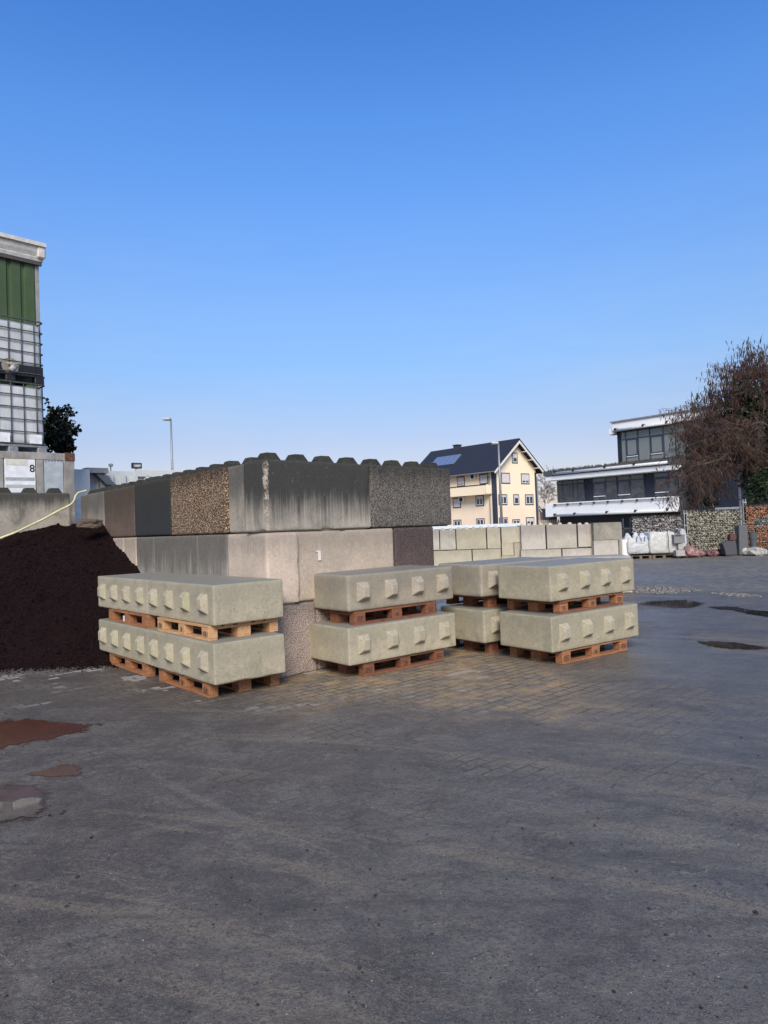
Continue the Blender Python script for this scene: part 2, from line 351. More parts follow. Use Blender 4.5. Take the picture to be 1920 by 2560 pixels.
# ================================================================= GROUND
def ground_mat():
    n = N('wet_dirty_yard_surface'); v = n.coord(world=True)
    xyz = n.n('SeparateXYZ', {0: v}); X, Y = xyz.outputs[0], xyz.outputs[1]
    big = n.noise(v, .5, 5, .62, .6); mid = n.noise(v, 2.2, 6, .68, .7); m8 = n.noise(v, 7.5, 5, .7, .4); fine = n.noise(v, 42, 4, .7); vf = n.noise(v, 170, 3, .75)
    def polar(cx, cy, k):
        ctr = n.n('VectorMath', {0: v, 1: (cx, cy, 0)}, operation='SUBTRACT').outputs[0]
        rad = n.n('VectorMath', {0: ctr}, operation='LENGTH').outputs['Value']
        ang = n.n('Math', {0: n.n('SeparateXYZ', {0: ctr}).outputs[1], 1: n.n('SeparateXYZ', {0: ctr}).outputs[0]}, operation='ARCTAN2').outputs[0]
        return n.n('CombineXYZ', {0: rad, 1: n.mul(ang, k), 2: 0.0}).outputs[0]
    arcs = n.noise(n.mapv(polar(-4.0, -5.0, 3.0), (3.4, .8, 1)), 1.3, 7, .68, .5)
    arcs2 = n.noise(n.mapv(polar(7.0, 12.5, 3.0), (4.2, .9, 1), (0, 0, 0), (7, 1, 0)), 1.2, 7, .68, .5)
    st = n.noise(n.mapv(v, (.8, 5.0, 1), (0, 0, R(14))), 1.2, 7, .68, .6)
    # every blend is broken up by grain so that it reads as grit, not as a smear
    gr = n.mul(n.mul(n.mul(vf, n.noise(v, 60, 4, .75), 'ADD'), n.mul(n.noise(v, 22, 4, .75), .9), 'ADD'), -1.45, 'ADD')          # about -.3 .. .3
    def dith(x, k=.35): return n.mul(x, n.mul(gr, k), 'ADD')
    # brownish on the left, greyer to the right
    bl = n.rng(n.mul(X, n.mul(big, 3.0), 'ADD'), -.6, 2.6)
    col = n.mix(bl, (.098, .080, .073), (.122, .116, .112))
    col = n.mix(n.rng(dith(big), .42, .62, 0, .55), col, (.080, .072, .070))
    col = n.mix(n.rng(dith(mid), .46, .66, 0, .65), col, (.175, .162, .145))
    col = n.mix(n.rng(dith(mid), .46, .30, 0, .6), col, (.056, .050, .048))
    col = n.mix(n.rng(dith(m8, .5), .52, .70, 0, .5), col, (.19, .172, .14))
    col = n.mix(n.rng(dith(m8, .5), .45, .30, 0, .55), col, (.052, .050, .050))
    col = n.mix(n.rng(dith(arcs, .3), .53, .64, 0, .6), col, (.22, .185, .14))
    col = n.mix(n.rng(dith(arcs, .3), .45, .34, 0, .55), col, (.056, .050, .047))
    col = n.mix(n.rng(dith(arcs2, .3), .55, .66, 0, .55), col, (.20, .18, .15))
    col = n.mix(n.rng(dith(st, .3), .52, .66, 0, .55), col, (.058, .052, .048))
    # thin dried mud ridges
    rid = n.n('Math', {0: n.mul(n.noise(v, 3.4, 4, .55, 1.2), -.5, 'ADD')}, operation='ABSOLUTE').outputs[0]
    rm = n.mul(n.rng(rid, .012, .004), n.rng(n.noise(v, 1.1, 3), .48, .58)); col = n.mix(n.mul(rm, .5), col, (.20, .19, .17))
    dl = n.mul(n.mul(X, .30), Y, 'ADD')
    dw = n.mul(dl, n.mul(n.noise(v, .9, 6, .68, .5), 2.8), 'ADD')
    xw = n.mul(X, n.mul(n.noise(v, 1.1, 4, .6), 1.6), 'ADD')
    m1 = n.mul(n.mul(n.rng(dw, 6.9, 8.5), n.rng(dw, 13.5, 11.6)), n.mul(n.rng(xw, -.9, .2), n.rng(xw, 3.2, 1.9)))
    col = n.mix(n.mul(m1, n.rng(dith(m8, .5), .35, .55, .35, .9)), col, n.mix(n.rng(dith(n.noise(v, 3.2, 5, .6)), .42, .62), (.48, .33, .17), (.25, .215, .17)))
    m2 = n.mul(n.rng(Y, 5.2, 8.0), n.rng(X, -.9, -2.4)); col = n.mix(n.mul(m2, .6), col, (.056, .044, .038))
    # interlocking pavers seen through the dirt
    wob = n.n('TexNoise', {'Vector': v, 'Scale': 4.5, 'Detail': 1}).outputs['Color']
    pvw = n.n('VectorMath', {0: n.mapv(v, (1, 1, 1), (0, 0, R(-42))), 1: n.n('VectorMath', {0: wob, 1: (.035, .035, 0)}, operation='MULTIPLY').outputs[0]}, operation='ADD').outputs[0]
    br = n.n('TexBrick', {'Vector': pvw, 'Color1': (.0, .0, .0, 1), 'Color2': (1, 1, 1, 1), 'Mortar': (0, 0, 0, 1), 'Scale': 1.0, 'Mortar Size': .011, 'Mortar Smooth': .5, 'Brick Width': .225, 'Row Height': .1125})
    joint = br.outputs['Fac']; cell = n.n('SeparateColor', {0: br.outputs['Color']}).outputs[0]
    pz = n.rng(dw, 7.2, 8.2)
    far = n.rng(n.mul(Y, n.mul(X, .55), 'ADD'), 18.2, 19.2)   # swept paving far right
    vis = n.mul(n.mul(pz, n.rng(dith(n.noise(v, 1.9, 5, .6)), .40, .56)), .8); vis = n.mul(vis, n.mul(n.rng(dith(n.noise(v, 1.2, 6, .7)), .50, .60), n.rng(Y, 3.0, 4.6, 0, .5)), 'MAXIMUM'); vis = n.mul(vis, n.rng(X, 3.6, 1.6, .08, 1)); vis = n.mul(vis, n.rng(m8, .3, .5, .6, 1))
    vis = n.mul(vis, far, 'MAXIMUM')
    col = n.mix(n.mul(vis, .6), col, n.mix(n.n('SeparateColor', {0: cell}).outputs[0] if False else cell, (.15, .135, .11), (.27, .245, .20)))
    col = n.mix(n.mul(far, .8), col, n.mix(cell, (.15, .15, .145), (.26, .25, .23)))
    col = n.mix(n.mul(n.mul(joint, vis), n.rng(Y, 30, 9, .45, .95)), col, (.024, .019, .015))
    # clean bluish-white paver faces showing through here and there
    cn = n.mul(n.rng(n.noise(v, 1.5, 3, .5), .56, .60), n.rng(cell, .40, .5))
    clean = n.mul(n.mul(pz, cn), n.mul(n.rng(joint, .6, .1), n.rng(Y, 11, 9.6))); clean = n.mul(clean, n.rng(X, 1.6, .6))
    col = n.mix(n.mul(clean, .85), col, (.40, .385, .37))
    # grit: light sand grains in patches
    patch = n.rng(n.noise(v, 1.4, 6, .75), .44, .62)
    g = n.vor(v, 170); gc = n.n('SeparateColor', {0: g.outputs['Color']})
    grain = n.mul(n.mul(n.rng(g.outputs['Distance'], .42, .25), n.rng(gc.outputs[0], .60, .66)), patch)
    col = n.mix(n.mul(grain, .65), col, n.mix(gc.outputs[1], (.36, .31, .19), (.28, .26, .24)))
    g2 = n.vor(v, 75); g2c = n.n('SeparateColor', {0: g2.outputs['Color']}).outputs[0]
    g3 = n.vor(v, 62); g3c = n.n('SeparateColor', {0: g3.outputs['Color']}); patch3 = n.rng(dith(n.noise(v, .9, 6, .75), .5), .50, .62)
    gn3 = n.mul(n.mul(n.rng(g3.outputs['Distance'], .40, .22), n.rng(g3c.outputs[0], .60, .68)), n.rng(patch3, 0, 1, .10, .9, False))
    col = n.mix(n.mul(gn3, .55), col, n.mix(g3c.outputs[1], (.38, .32, .20), (.26, .25, .24)))
    dk3 = n.mul(n.rng(g3.outputs['Distance'], .45, .25), n.rng(g3c.outputs[2], .74, .80)); col = n.mix(n.mul(dk3, .45), col, (.03, .028, .028))
    crumb2 = n.mul(n.rng(g2.outputs['Distance'], .3, .2), n.rng(g2c, .07, .05)); col = n.mix(n.mul(crumb2, .8), col, (.02, .019, .02))
    col = n.mix(n.rng(fine, .42, .68, 0, .7), col, n.mix(.5, col, (.02, .02, .02)))
    col = n.mix(n.rng(vf, .48, .72, 0, .8), col, n.mix(.5, col, (.26, .245, .22)))
    gv = n.noise(v, 320, 2, .6); col = n.mix(n.rng(gv, .40, .62, .75, 0), col, n.mix(.45, col, (.0, .0, .0)))
    col = n.mix(1.0, col, (1.32, 1.26, 1.16), 'MULTIPLY')
    # wetness
    wet = n.mul(n.rng(n.noise(v, .42, 6, .66, .8), .42, .58), n.rng(n.mul(X, n.mul(Y, .14), 'ADD'), .2, 3.2, .12, 1))
    rough = n.mul(n.rng(wet, 0, 1, .58, .30, False), n.mul(n.rng(m8, .3, .7, -.05, .06, False), n.mul(far, .12), 'ADD'), 'ADD')
    col = n.mix(n.mul(wet, .25), col, n.mix(.5, col, (.03, .032, .04)))
    spec = n.rng(wet, 0, 1, .28, .5, False)
    hgt = n.mul(n.mul(fine, .9), n.mul(n.mul(grain, .8), n.mul(n.mul(joint, vis), -1.5), 'ADD'), 'ADD')
    nr = n.bump(mid, .25, .04); nr = n.bump(n.mul(m8, n.mul(rm, .6), 'ADD'), .45, .02, nr); nr = n.bump(n.mul(hgt, n.mul(gr, 1.5), 'ADD'), .6, .006, nr)
    return n.done(col, rough, nr, spec=spec)
gm = MB(); S = 420
gm.raw([(-S, -60, 0), (S, -60, 0), (S, 1500, 0), (-S, 1500, 0)], [(0, 1, 2, 3)])
tag(gm.build('ground', ground_mat()), 'dark wet asphalt and paving covered with tyre smears and grit', None, None, 'structure')

def water_mat(name, col, rough=.04, spec=.5, mud=False):
    n = N(name); v = n.coord(world=True); a = n.noise(v, 5, 5, .65)
    c = n.mix(n.rng(a, .35, .65), col, tuple(x*.7 for x in col))
    e_ = n.n('Attribute', attribute_name='depth').outputs['Fac']
    f = n.mul(n.mul(e_, 1.3), n.mul(n.mul(n.noise(n.mapv(v, (1, 1.6, 1)), 7.0, 8, .72, .4), -.5, 'ADD'), 2.6), 'ADD')
    m = n.rng(f, .14, .42 if not mud else .8)
    n.done(c, rough, n.bump(n.noise(v, 18 if not mud else 45, 3), .02 if not mud else .4, .005), spec=spec)
    tr = n.n('BsdfTransparent'); mx = n.n('MixShader'); n.t.links.new(m, mx.inputs[0]); n.t.links.new(tr.outputs[0], mx.inputs[1]); n.t.links.new(n.b.outputs[0], mx.inputs[2]); n.t.links.new(mx.outputs[0], n.out.inputs[0])
    return n.m
def puddle(name, outline, mat, label, seed, z=.004, sub=8, amp=.03, grow=1.22):
    pts = [G(*p) for p in outline]; n = len(pts); ring = []
    for i in range(n):
        a, b = pts[i], pts[(i+1) % n]
        for k in range(sub): ring.append(a.lerp(b, k/sub))
    cen = sum(ring, Vector())/len(ring); N_ = len(ring); vs = []; att = []
    for sc_, at_ in ((grow, 0.0), (1.0, .22), (.78, .55), (.5, .85)):
        for p in ring: q = cen+(p-cen)*sc_; vs.append((q.x, q.y, z)); att.append(at_)
    vs.append((cen.x, cen.y, z)); att.append(1.0); fs = []
    for k in range(3):
        for i in range(N_): j = (i+1) % N_; fs.append((k*N_+i, k*N_+j, (k+1)*N_+j, (k+1)*N_+i))
    for i in range(N_): fs.append((3*N_+i, 3*N_+(i+1) % N_, 4*N_))
    me = bpy.data.meshes.new(name); me.from_pydata(vs, [], fs); bm = bmesh.new(); bm.from_mesh(me); bm.normal_update()
    for f in bm.faces:
        if f.normal.z < 0: f.normal_flip()
    bm.to_mesh(me); bm.free(); me.materials.append(mat)
    at = me.attributes.new('depth', 'FLOAT', 'POINT'); at.data.foreach_set('value', att)
    o = bpy.data.objects.new(name, me); C.objects.link(o); return tag(o, label, None, None, 'structure')
RED = water_mat('red_muddy_water', (.085, .022, .011), .22, .25); BRN = water_mat('brown_muddy_water', (.10, .042, .022), .2, .28)
CLR = water_mat('puddle_water', (.040, .037, .033), .03)
CLR2 = water_mat('clear_puddle_water', (.10, .08, .065), .03)
MUD = water_mat('reddish_mud', (.105, .062, .048), .4, .4, True)
puddle('puddle', [ZB(*p) for p in ((-160, 560), (0, 548), (190, 528), (330, 530), (400, 556), (560, 560), (760, 572), (640, 640), (420, 690), (200, 715), (60, 748), (-160, 800))], RED, 'long rust red muddy puddle at the left edge in front of the heap', 3)
puddle('puddle', [ZB(*p) for p in ((215, 985), (400, 945), (520, 905), (620, 908), (660, 950), (640, 995), (500, 1000), (380, 1008))], BRN, 'small brown muddy puddle in front of the long red one', 8, amp=.03)
puddle('mud_patch', [ZB(*p) for p in ((-160, 1080), (0, 1090), (120, 1060), (260, 1060), (380, 1110), (400, 1200), (340, 1330), (200, 1350), (60, 1400), (-160, 1420))], MUD, 'thin reddish mud film round the mirror-like puddle at the left edge', 11, z=.003, amp=.07)
puddle('puddle', [ZB(*p) for p in ((-160, 1250), (0, 1225), (120, 1215), (210, 1200), (310, 1190), (340, 1250), (300, 1340), (180, 1335), (120, 1370), (0, 1372), (-160, 1390))], CLR2, 'mirror-like clear puddle at the left edge nearest to the camera', 15, z=.0065, amp=.045)
puddle('puddle', [ZA(*p) for p in ((170, 1150), (390, 1118), (700, 1108), (840, 1130), (900, 1150), (820, 1185), (700, 1200), (520, 1195), (340, 1175))], CLR, 'long clear puddle beside the right stack mirroring the fence', 21, amp=.05)
puddle('puddle', [ZA(*p) for p in ((1000, 1190), (1150, 1182), (1300, 1190), (1480, 1225), (1700, 1240), (1900, 1260), (1900, 1310), (1650, 1305), (1450, 1270), (1250, 1225), (1080, 1215))], CLR, 'dark puddle running off the right edge behind the others', 24, amp=.06)
puddle('puddle', [ZA(*p) for p in ((870, 1588), (1050, 1588), (1250, 1600), (1450, 1625), (1650, 1655), (1500, 1680), (1300, 1672), (1120, 1660), (980, 1635))], CLR, 'shallow dark puddle nearest to the camera right of the stacks', 27, amp=.05)

# ---- loose stones
def ico(sub=1):
    bm = bmesh.new(); bmesh.ops.create_icosphere(bm, subdivisions=sub, radius=1); bm.verts.index_update()
    v = [x.co.copy() for x in bm.verts]; f = [[q.index for q in x.verts] for x in bm.faces]; bm.free(); return v, f
ICO1, ICO2, ICO3 = ico(1), ico(2), ico(3)
def lump(m, c, sx, sy, sz, seed, ic=ICO1, amp=.3, mi=0, rot=None, fr=1.4):
    vs, fs = ic; M_ = Matrix.Rotation(seed*1.7 if rot is None else rot, 3, 'Z'); o_ = Vector((seed*3.7, seed*1.3, -seed*2.1))
    out = []
    for p in vs:
        q = p*(1+amp*noise.noise(p*fr+o_)+(amp*.4*noise.noise(p*fr*3+o_) if ic is not ICO1 else 0))
        q = M_ @ Vector((q.x*sx, q.y*sy, q.z*sz)); out.append((c[0]+q.x, c[1]+q.y, c[2]+q.z))
    m.raw(out, fs, mi)
def stone_mat(name, ca, cb, rough=.8, scale=9, bump=.4, vein=None):
    n = N(name); v = n.coord(world=True)
    isl = n.n('NewGeometry').outputs['Random Per Island']
    c = n.mix(isl, ca, cb); c = n.mix(n.rng(n.noise(v, scale*3, 4), .35, .7, 0, .6), c, tuple(x*.5 for x in ca))
    if vein: c = n.mix(n.rng(n.noise(v, scale*.6, 5, .7, 1.5), .53, .58, 0, .85), c, vein)
    return n.done(c, rough, n.bump(n.noise(v, scale*5, 4), bump, .02))
GRITM = stone_mat('scattered_light_grit', (.12, .11, .10), (.42, .38, .30), scale=30)
GRITD = stone_mat('scattered_dark_grit', (.012, .012, .014), (.05, .045, .04), scale=30)
m = MB(); md = MB()
for i in range(1500):
    Yq = 2.2*math.exp(rnd.random()*1.75); Xq = (rnd.random()*2-1)*(Yq*.62+.3)
    if noise.noise(Vector((Xq*.9, Yq*.9, 3))) < -.05 and rnd.random() < .75: continue
    if Yq > 6.6: continue
    r_ = rnd.choice((.0014, .0016, .002, .002, .0025, .0035)); lump(m, (Xq, Yq, r_*.3), r_*1.2, r_, r_*.7, i)
for i in range(420):
    Yq = 2.2*math.exp(rnd.random()*1.5); Xq = (rnd.random()*2-1)*(Yq*.6+.3); 
    if Yq > 6.6: continue
    r_ = rnd.choice((.003, .004, .005, .007)); lump(md, (Xq, Yq, r_*.3), r_*1.3, r_, r_*.6, i+.5)
q = G(1890, 2284); lump(md, (q.x, q.y, .006), .012, .010, .008, 3.3)
for px_, py_ in ((510, 2036), (530, 2030), (410, 2040), (755, 1515*.3014+1640), (1430, 2110), (640, 2195)):
    q = G(px_*1.0, py_) if px_ > 1000 else G(*ZB(px_, (py_-1640)/.3014 if py_ > 1700 else py_))
    lump(md, (q.x, q.y, .005), .012, .009, .007, px_)
tag(m.build('light_grit', GRITM), 'light sandy grit scattered over the dark yard', None, None, 'stuff')
tag(md.build('dark_grit', GRITD), 'dark crumbs scattered over the yard', None, None, 'stuff')
# gravel strips on the right
for k, (ol, cnt, lab) in enumerate(((((140, 960), (400, 960), (700, 978), (900, 1000), (700, 1020), (560, 1040), (300, 1032), (130, 1030)), 900, 'strip of pale gravel on the yard just right of the stacks'),
                       (((990, 1028), (1250, 1030), (1500, 1052), (1600, 1068), (1400, 1072), (1150, 1060)), 420, 'short strip of pale gravel further right along the paving edge'))):
    P = [G(*ZA(*p)) for p in ol]; xs = [p.x for p in P]; ys = [p.y for p in P]; m = MB(); n_ = 0; t_ = 0
    def inside(x, y):
        c = False; j = len(P)-1
        for i in range(len(P)):
            if (P[i].y > y) != (P[j].y > y) and x < (P[j].x-P[i].x)*(y-P[i].y)/(P[j].y-P[i].y)+P[i].x: c = not c
            j = i
        return c
    while n_ < cnt and t_ < 60000:
        t_ += 1; x = rnd.uniform(min(xs), max(xs)); y = rnd.uniform(min(ys), max(ys))
        if inside(x, y):
            r_ = rnd.uniform(.008, .024); lump(m, (x, y, r_*.4), r_*1.3, r_, r_*.8, t_); n_ += 1
    tag(m.build('gravel_strip', stone_mat('pale_gravel_%d' % k, (.07, .062, .055), (.36, .33, .27), scale=20)), lab, 'gravel', None, 'stuff')

# ================================================================= BLOCK STACKS
BS = [rough_box(1.6, .8, .4, r=.019, seed=s, wob=.0012, chips=.05).build('tmp', BEIGE, smooth='sharp') for s in (1, 2)]
BW = [rough_box(1.6, .8, .4, r=.026, seed=s, wob=.002, chips=.13).build('tmp', BEIGE2, smooth=True) for s in (3, 4)]
BLK = [o.data for o in BS]; BLKW = [o.data for o in BW]
for o in BS+BW: bpy.data.objects.remove(o)
def stack_block(cx, cy, z, rz, label, worn=False, k=0):
    o = bpy.data.objects.new('concrete_block', (BLKW if worn else BLK)[k % 2]); C.objects.link(o)
    o.location = (cx, cy, z); o.rotation_euler.z = rz; tag(o, label, 'concrete block', 'pale studded concrete blocks stacked on pallets')
    for i in range(4):
        child('stud', STUDW if worn else STUD, o, (-.6+.4*i, -.4, .205), (PI/2, rnd.choice((0, PI)), 0))
    return o
# pallet prototype: local x = 1.2 m side, front = -y, height .15
def box_me(name, x, y, z, mat, bev=.003):
    o = MB().box(-x/2, x/2, -y/2, y/2, 0, z).build(name, mat, bevel=bev); me = o.data; bpy.data.objects.remove(o); return me
PME = {}
for wi, wm in enumerate(WOOD):
    deck = MB()
    for y_, w_ in ((-.3275, .145), (-.18, .10), (0, .145), (.18, .10), (.3275, .145)): deck.box(-.6, .6, y_-w_/2, y_+w_/2, .128, .149)
    for x_ in (-.5275, 0, .5275): deck.box(x_-.0725, x_+.0725, -.398, .398, .105, .127)
    d_ = deck.build('deck', wm); dm = d_.data; bpy.data.objects.remove(d_)
    PME[wi] = (dm, box_me('bottom_board', 1.2, .10, .021, wm), box_me('block', .145, .10, .083, wm), box_me('block', .145, .145, .083, wm), box_me('bottom_board', 1.2, .145, .021, wm))
OV = MB(); 
for k in range(20):
    a0, a1 = 2*PI*k/20, 2*PI*(k+1)/20
    OV.raw([(.055*math.cos(a0), 0, .032*math.sin(a0)), (.055*math.cos(a1), 0, .032*math.sin(a1)), (.049*math.cos(a1), 0, .027*math.sin(a1)), (.049*math.cos(a0), 0, .027*math.sin(a0))], [(0, 1, 2, 3)])
ov_o = OV.build('stamp_ring', DARKIN); OVM = ov_o.data; bpy.data.objects.remove(ov_o)
FX = Matrix.Rotation(PI/2, 4, 'X')
TXT = {}
def stamp(word, parent, loc):
    if word not in TXT:
        t = text_mesh('stamp', word, .036 if len(word) > 2 else .04, DARKIN, None, FX, .0006, .0006); TXT[word] = t.data; bpy.data.objects.remove(t)
    o = child('stamp', TXT[word], parent, loc, (PI/2, 0, 0)); o.scale = (1.0, 1.5, 1.0)
def pallet(ox, oy, z, rz, label, wi=0, words=('EUR', None, 'EPAL'), blocks_wi=None, ring=(True, False, True)):
    """ox,oy world of pallet centre"""
    o = empty('wooden_pallet', (ox, oy, z), rz, label, 'pallet', 'wooden pallets under the pale concrete blocks')
    dm, bb, b1, b2, bbm = PME[wi]; k1, k2 = (PME[blocks_wi][2:4] if blocks_wi is not None else (b1, b2))
    child('deck', dm, o, (0, 0, 0))
    for j, y_ in enumerate((-.35, 0, .35)):
        child('bottom_board', bb if j != 1 else bbm, o, (0, y_, 0))
        for i, x_ in enumerate((-.5275, 0, .5275)):
            bl = child('spacer_block', k1 if j != 1 else k2, o, (x_+rnd.uniform(-.006, .006), y_, .0215))
            if j == 0 and words[i]:
                if ring[i]: child('stamp_ring', OVM, bl, (0, -.0505, .042), (0, 0, 0))
                stamp(words[i], bl, (0, -.0512, .041))
    return o
def uv(th): return Vector((math.cos(th), math.sin(th), 0)), Vector((-math.sin(th), math.cos(th), 0))
# left stack: studs face left (towards -ur)
for lv, (X, Y, th, zb, pls) in enumerate(((-1.668, 6.786, .706, .15, ((.19, 0.0), (1.70, -.01))), (-1.686, 6.905, .714, .70, ((.09, -.05), (1.58, -.05))))):
    ur, ul = uv(th); o_ = Vector((X, Y, 0)); lvn = ('bottom', 'top')[lv]
    for u in (0, 1):
        c_ = o_+ur*.4+ul*(.8+1.6*u+.004*u)
        side = ('near', 'far')[u]
        stack_block(c_.x, c_.y, zb, th-PI/2+(0, .006)[u], '%s block of the %s half of the left stack, next to the %s' % (lvn, side, ('plain corner', 'dark heap')[u]), False, lv+u)
        a0, b0 = pls[u]; pc_ = o_+ul*(a0+.6)+ur*(b0+.43)
        lab = {(0, 0): 'orange pallet on the ground under the near half of the left stack', (0, 1): 'orange pallet on the ground beside the dark heap under the left stack',
               (1, 0): 'pale fresh pallet with oval stamps between the near blocks of the left stack', (1, 1): 'brown pallet with a white tag between the far blocks of the left stack'}[(lv, u)]
        pp = pallet(pc_.x, pc_.y, zb-.15, th-PI/2, lab, {(0, 0): 0, (0, 1): 0, (1, 0): 1, (1, 1): 0}[(lv, u)],
               {(0, 0): (None, 'DB', 'EUR'), (0, 1): (None, None, None), (1, 0): ('EUR', 'DE', 'EUR'), (1, 1): (None, None, None)}[(lv, u)])
        if (lv, u) == (1, 1):
            child('paper_tag', box_me('paper_tag', .045, .003, .07, plain('white_paper', (.75, .75, .73), .8)), pp, (-.09, -.403, .03))
# middle, right and rear stacks: studs face along -ul... towards the viewer
for nm, (X, Y, th), zb, a0, b0, worn, lab, wi, words in (
    ('M', (-.423, 7.498, .692), .15, .21, .03, False, 'bottom block of the middle stack, with four studs facing the yard', 2, ('EPAL', 'DB', 'EPAL')),
    ('M', (-.418, 7.632, .692), .70, .08, .0, True, 'top block of the middle stack, its upper edge crumbled', 2, ('EUR', 'AS', 'EUR')),
    ('R', (1.791, 7.814, .634), .15, .18, .02, False, 'bottom block of the front right stack beside the wet yard', 0, ('EPAL', 'DB', 'EPAL')),
    ('R', (1.813, 7.888, .650), .70, .17, .02, False, 'top block of the front right stack, wet on top', 2, ('UIC', 'DE', 'EUR')),
    ('B', (1.157, 8.606, .634), .15, .16, .08, False, 'bottom block of the stack tucked behind the front right one', 2, ('EUR', None, None)),
    ('B', (1.154, 8.669, .640), .70, .19, .08, True, 'top block of the stack tucked behind the front right one, rounded edges', 2, ('UIC', None, None))):
    ur, ul = uv(th); o_ = Vector((X, Y, 0)); c_ = o_+ur*.8+ul*.4
    stack_block(c_.x, c_.y, zb, th, lab, worn, int(zb*10))
    pc_ = o_+ur*(a0+.6)+ul*(b0+.4)
    nn = {'M': 'middle stack', 'R': 'front right stack', 'B': 'stack behind the front right one'}[nm]
    pallet(pc_.x, pc_.y, zb-.15, th, '%s under the %s block of the %s' % ('pallet on the ground' if zb < .5 else 'pallet between blocks, just', 'bottom' if zb < .5 else 'top', nn), wi, words, 0 if nm == 'R' else None, (words[0] != 'UIC', False, True))

# ================================================================= BIG WALL OF BLOCKS
WX, WY, TR, TL = -1.279, 7.66, .799, .673
urR, ulR = uv(TR); urL, ulL = uv(TL); W0 = Vector((WX, WY, 0))
def wall_block(o_, dirv, perp, a, b, z0, mat, label, depth=.41, h=.8, studs=0, seed=0, chips=.08, r=.022, group='big stained concrete blocks of the corner wall', smat=None, gap=.008, so_=None, out=0.0):
    c_ = o_+dirv*((a+b)/2)+perp*(depth/2-out); L_ = b-a-gap
    rz = math.atan2(dirv.y, dirv.x)
    m_ = rough_box(L_, depth, h-.014, r=r, seed=seed, wob=.003, chips=chips)
    if z0 > .1: m_.box(-L_/2+.05, L_/2-.05, -depth/2+.045, depth/2-.045, -.0135, .03)  # inset filler added so no sky light shows through the bed joint
    ob = m_.build('wall_block', mat, smooth=True); ob.location = (c_.x, c_.y, z0); ob.rotation_euler.z = rz
    tag(ob, label, 'concrete block', group)
    if studs:
        for i in range(studs):
            x_ = (so_ or 0)+(-L_/2+L_*(i+.5)/studs)
            child('stud', smat or STUDMOSS, ob, (x_, 0, h-.006), (0, 0, rnd.uniform(-.05, .05)))
    return ob
# front face (to the right of the corner)
wall_block(W0, urR, ulR, 0, 1.60, 1.6, W_CORN, 'large block at the corner top with black rain stains', seed=11, studs=4, chips=.12, out=.01)
wall_block(W0, urR, ulR, 1.62, 3.20, 1.6, W_AGG, 'speckled grey aggregate block at the right end of the top course', seed=12, studs=4, chips=.04)
wall_block(W0, urR, ulR, .40, 2.0, .8, W_PINK, 'smooth pinkish block with a white mark in the middle course', seed=13, chips=.10, r=.03)
wall_block(W0, urR, ulR, 2.02, 2.79, .8, W_BRAGG, 'brown aggregate block at the right end of the middle course', seed=14, chips=.03)
wall_block(W0, urR, ulR, .0, .66, 0, W_ROUGH, 'pitted rough block at the wall foot between left and middle stacks', seed=15, chips=.15)
wall_block(W0, urR, ulR, .67, 2.8, 0, W_ROUGH, 'rough bottom block hidden behind the middle stack', seed=16, chips=.1)
# left face (running back to the heap); perp points behind the wall
pb = urL
wall_block(W0+urR*.05+ulR*.02, ulL, pb, .43, .955, 1.6, W_GREYLT, 'narrow grey block next to the corner in the top course', seed=21, studs=1, chips=.12)
wall_block(W0, ulL, pb, .955, 2.629, 1.6, W_PEB, 'block of tan exposed pebbles in the top course', seed=22, studs=4, chips=.03)
wall_block(W0, ulL, pb, 2.629, 4.058, 1.6, W_BLACK, 'black block in the top course', seed=23, studs=4, chips=.02)
wall_block(W0, ulL, pb, 4.058, 5.529, 1.6, W_BROWN, 'brown streaked block in the top course', seed=24, studs=4, chips=.02)
wall_block(W0, ulL, pb, 5.529, 6.9, 1.6, W_GREYLT, 'last grey block of the top course by the yellow hose', seed=25, studs=4, chips=.02)
wall_block(W0, ulL, pb, .0, .95, .8, W_PINK, 'middle course corner block with pale peach right end', seed=31, chips=.12, r=.03)
wall_block(W0, ulL, pb, .955, 1.78, .8, W_STREAK, 'half block with light and dark streaks under the tan pebble block', seed=32, chips=.03)
wall_block(W0, ulL, pb, 1.785, 3.28, .8, W_STREAK, 'middle course block with dark streaks under the black block', seed=33, chips=.03)
wall_block(W0, ulL, pb, 3.285, 4.02, .8, W_STREAK, 'middle course half block with a crack', seed=34, chips=.03)
wall_block(W0, ulL, pb, 4.025, 4.58, .8, W_PINK, 'pale narrow block just above the heap slope', seed=35, chips=.03)
wall_block(W0, ulL, pb, 4.585, 6.9, .8, W_PINK, 'pinkish middle course block half buried by the dark heap', seed=36, chips=.03)
for k, (a, b) in enumerate(((.42, 2.0), (2.0, 3.6), (3.6, 5.2), (5.2, 6.9))):
    wall_block(W0, ulL, pb, a, b, 0, W_ROUGH, ('bottom block of the left face behind the near left stack', 'bottom block of the left face behind the far left stack', 'bottom block buried under the heap edge', 'bottom block buried deepest under the heap')[k], seed=41+k, chips=.05)
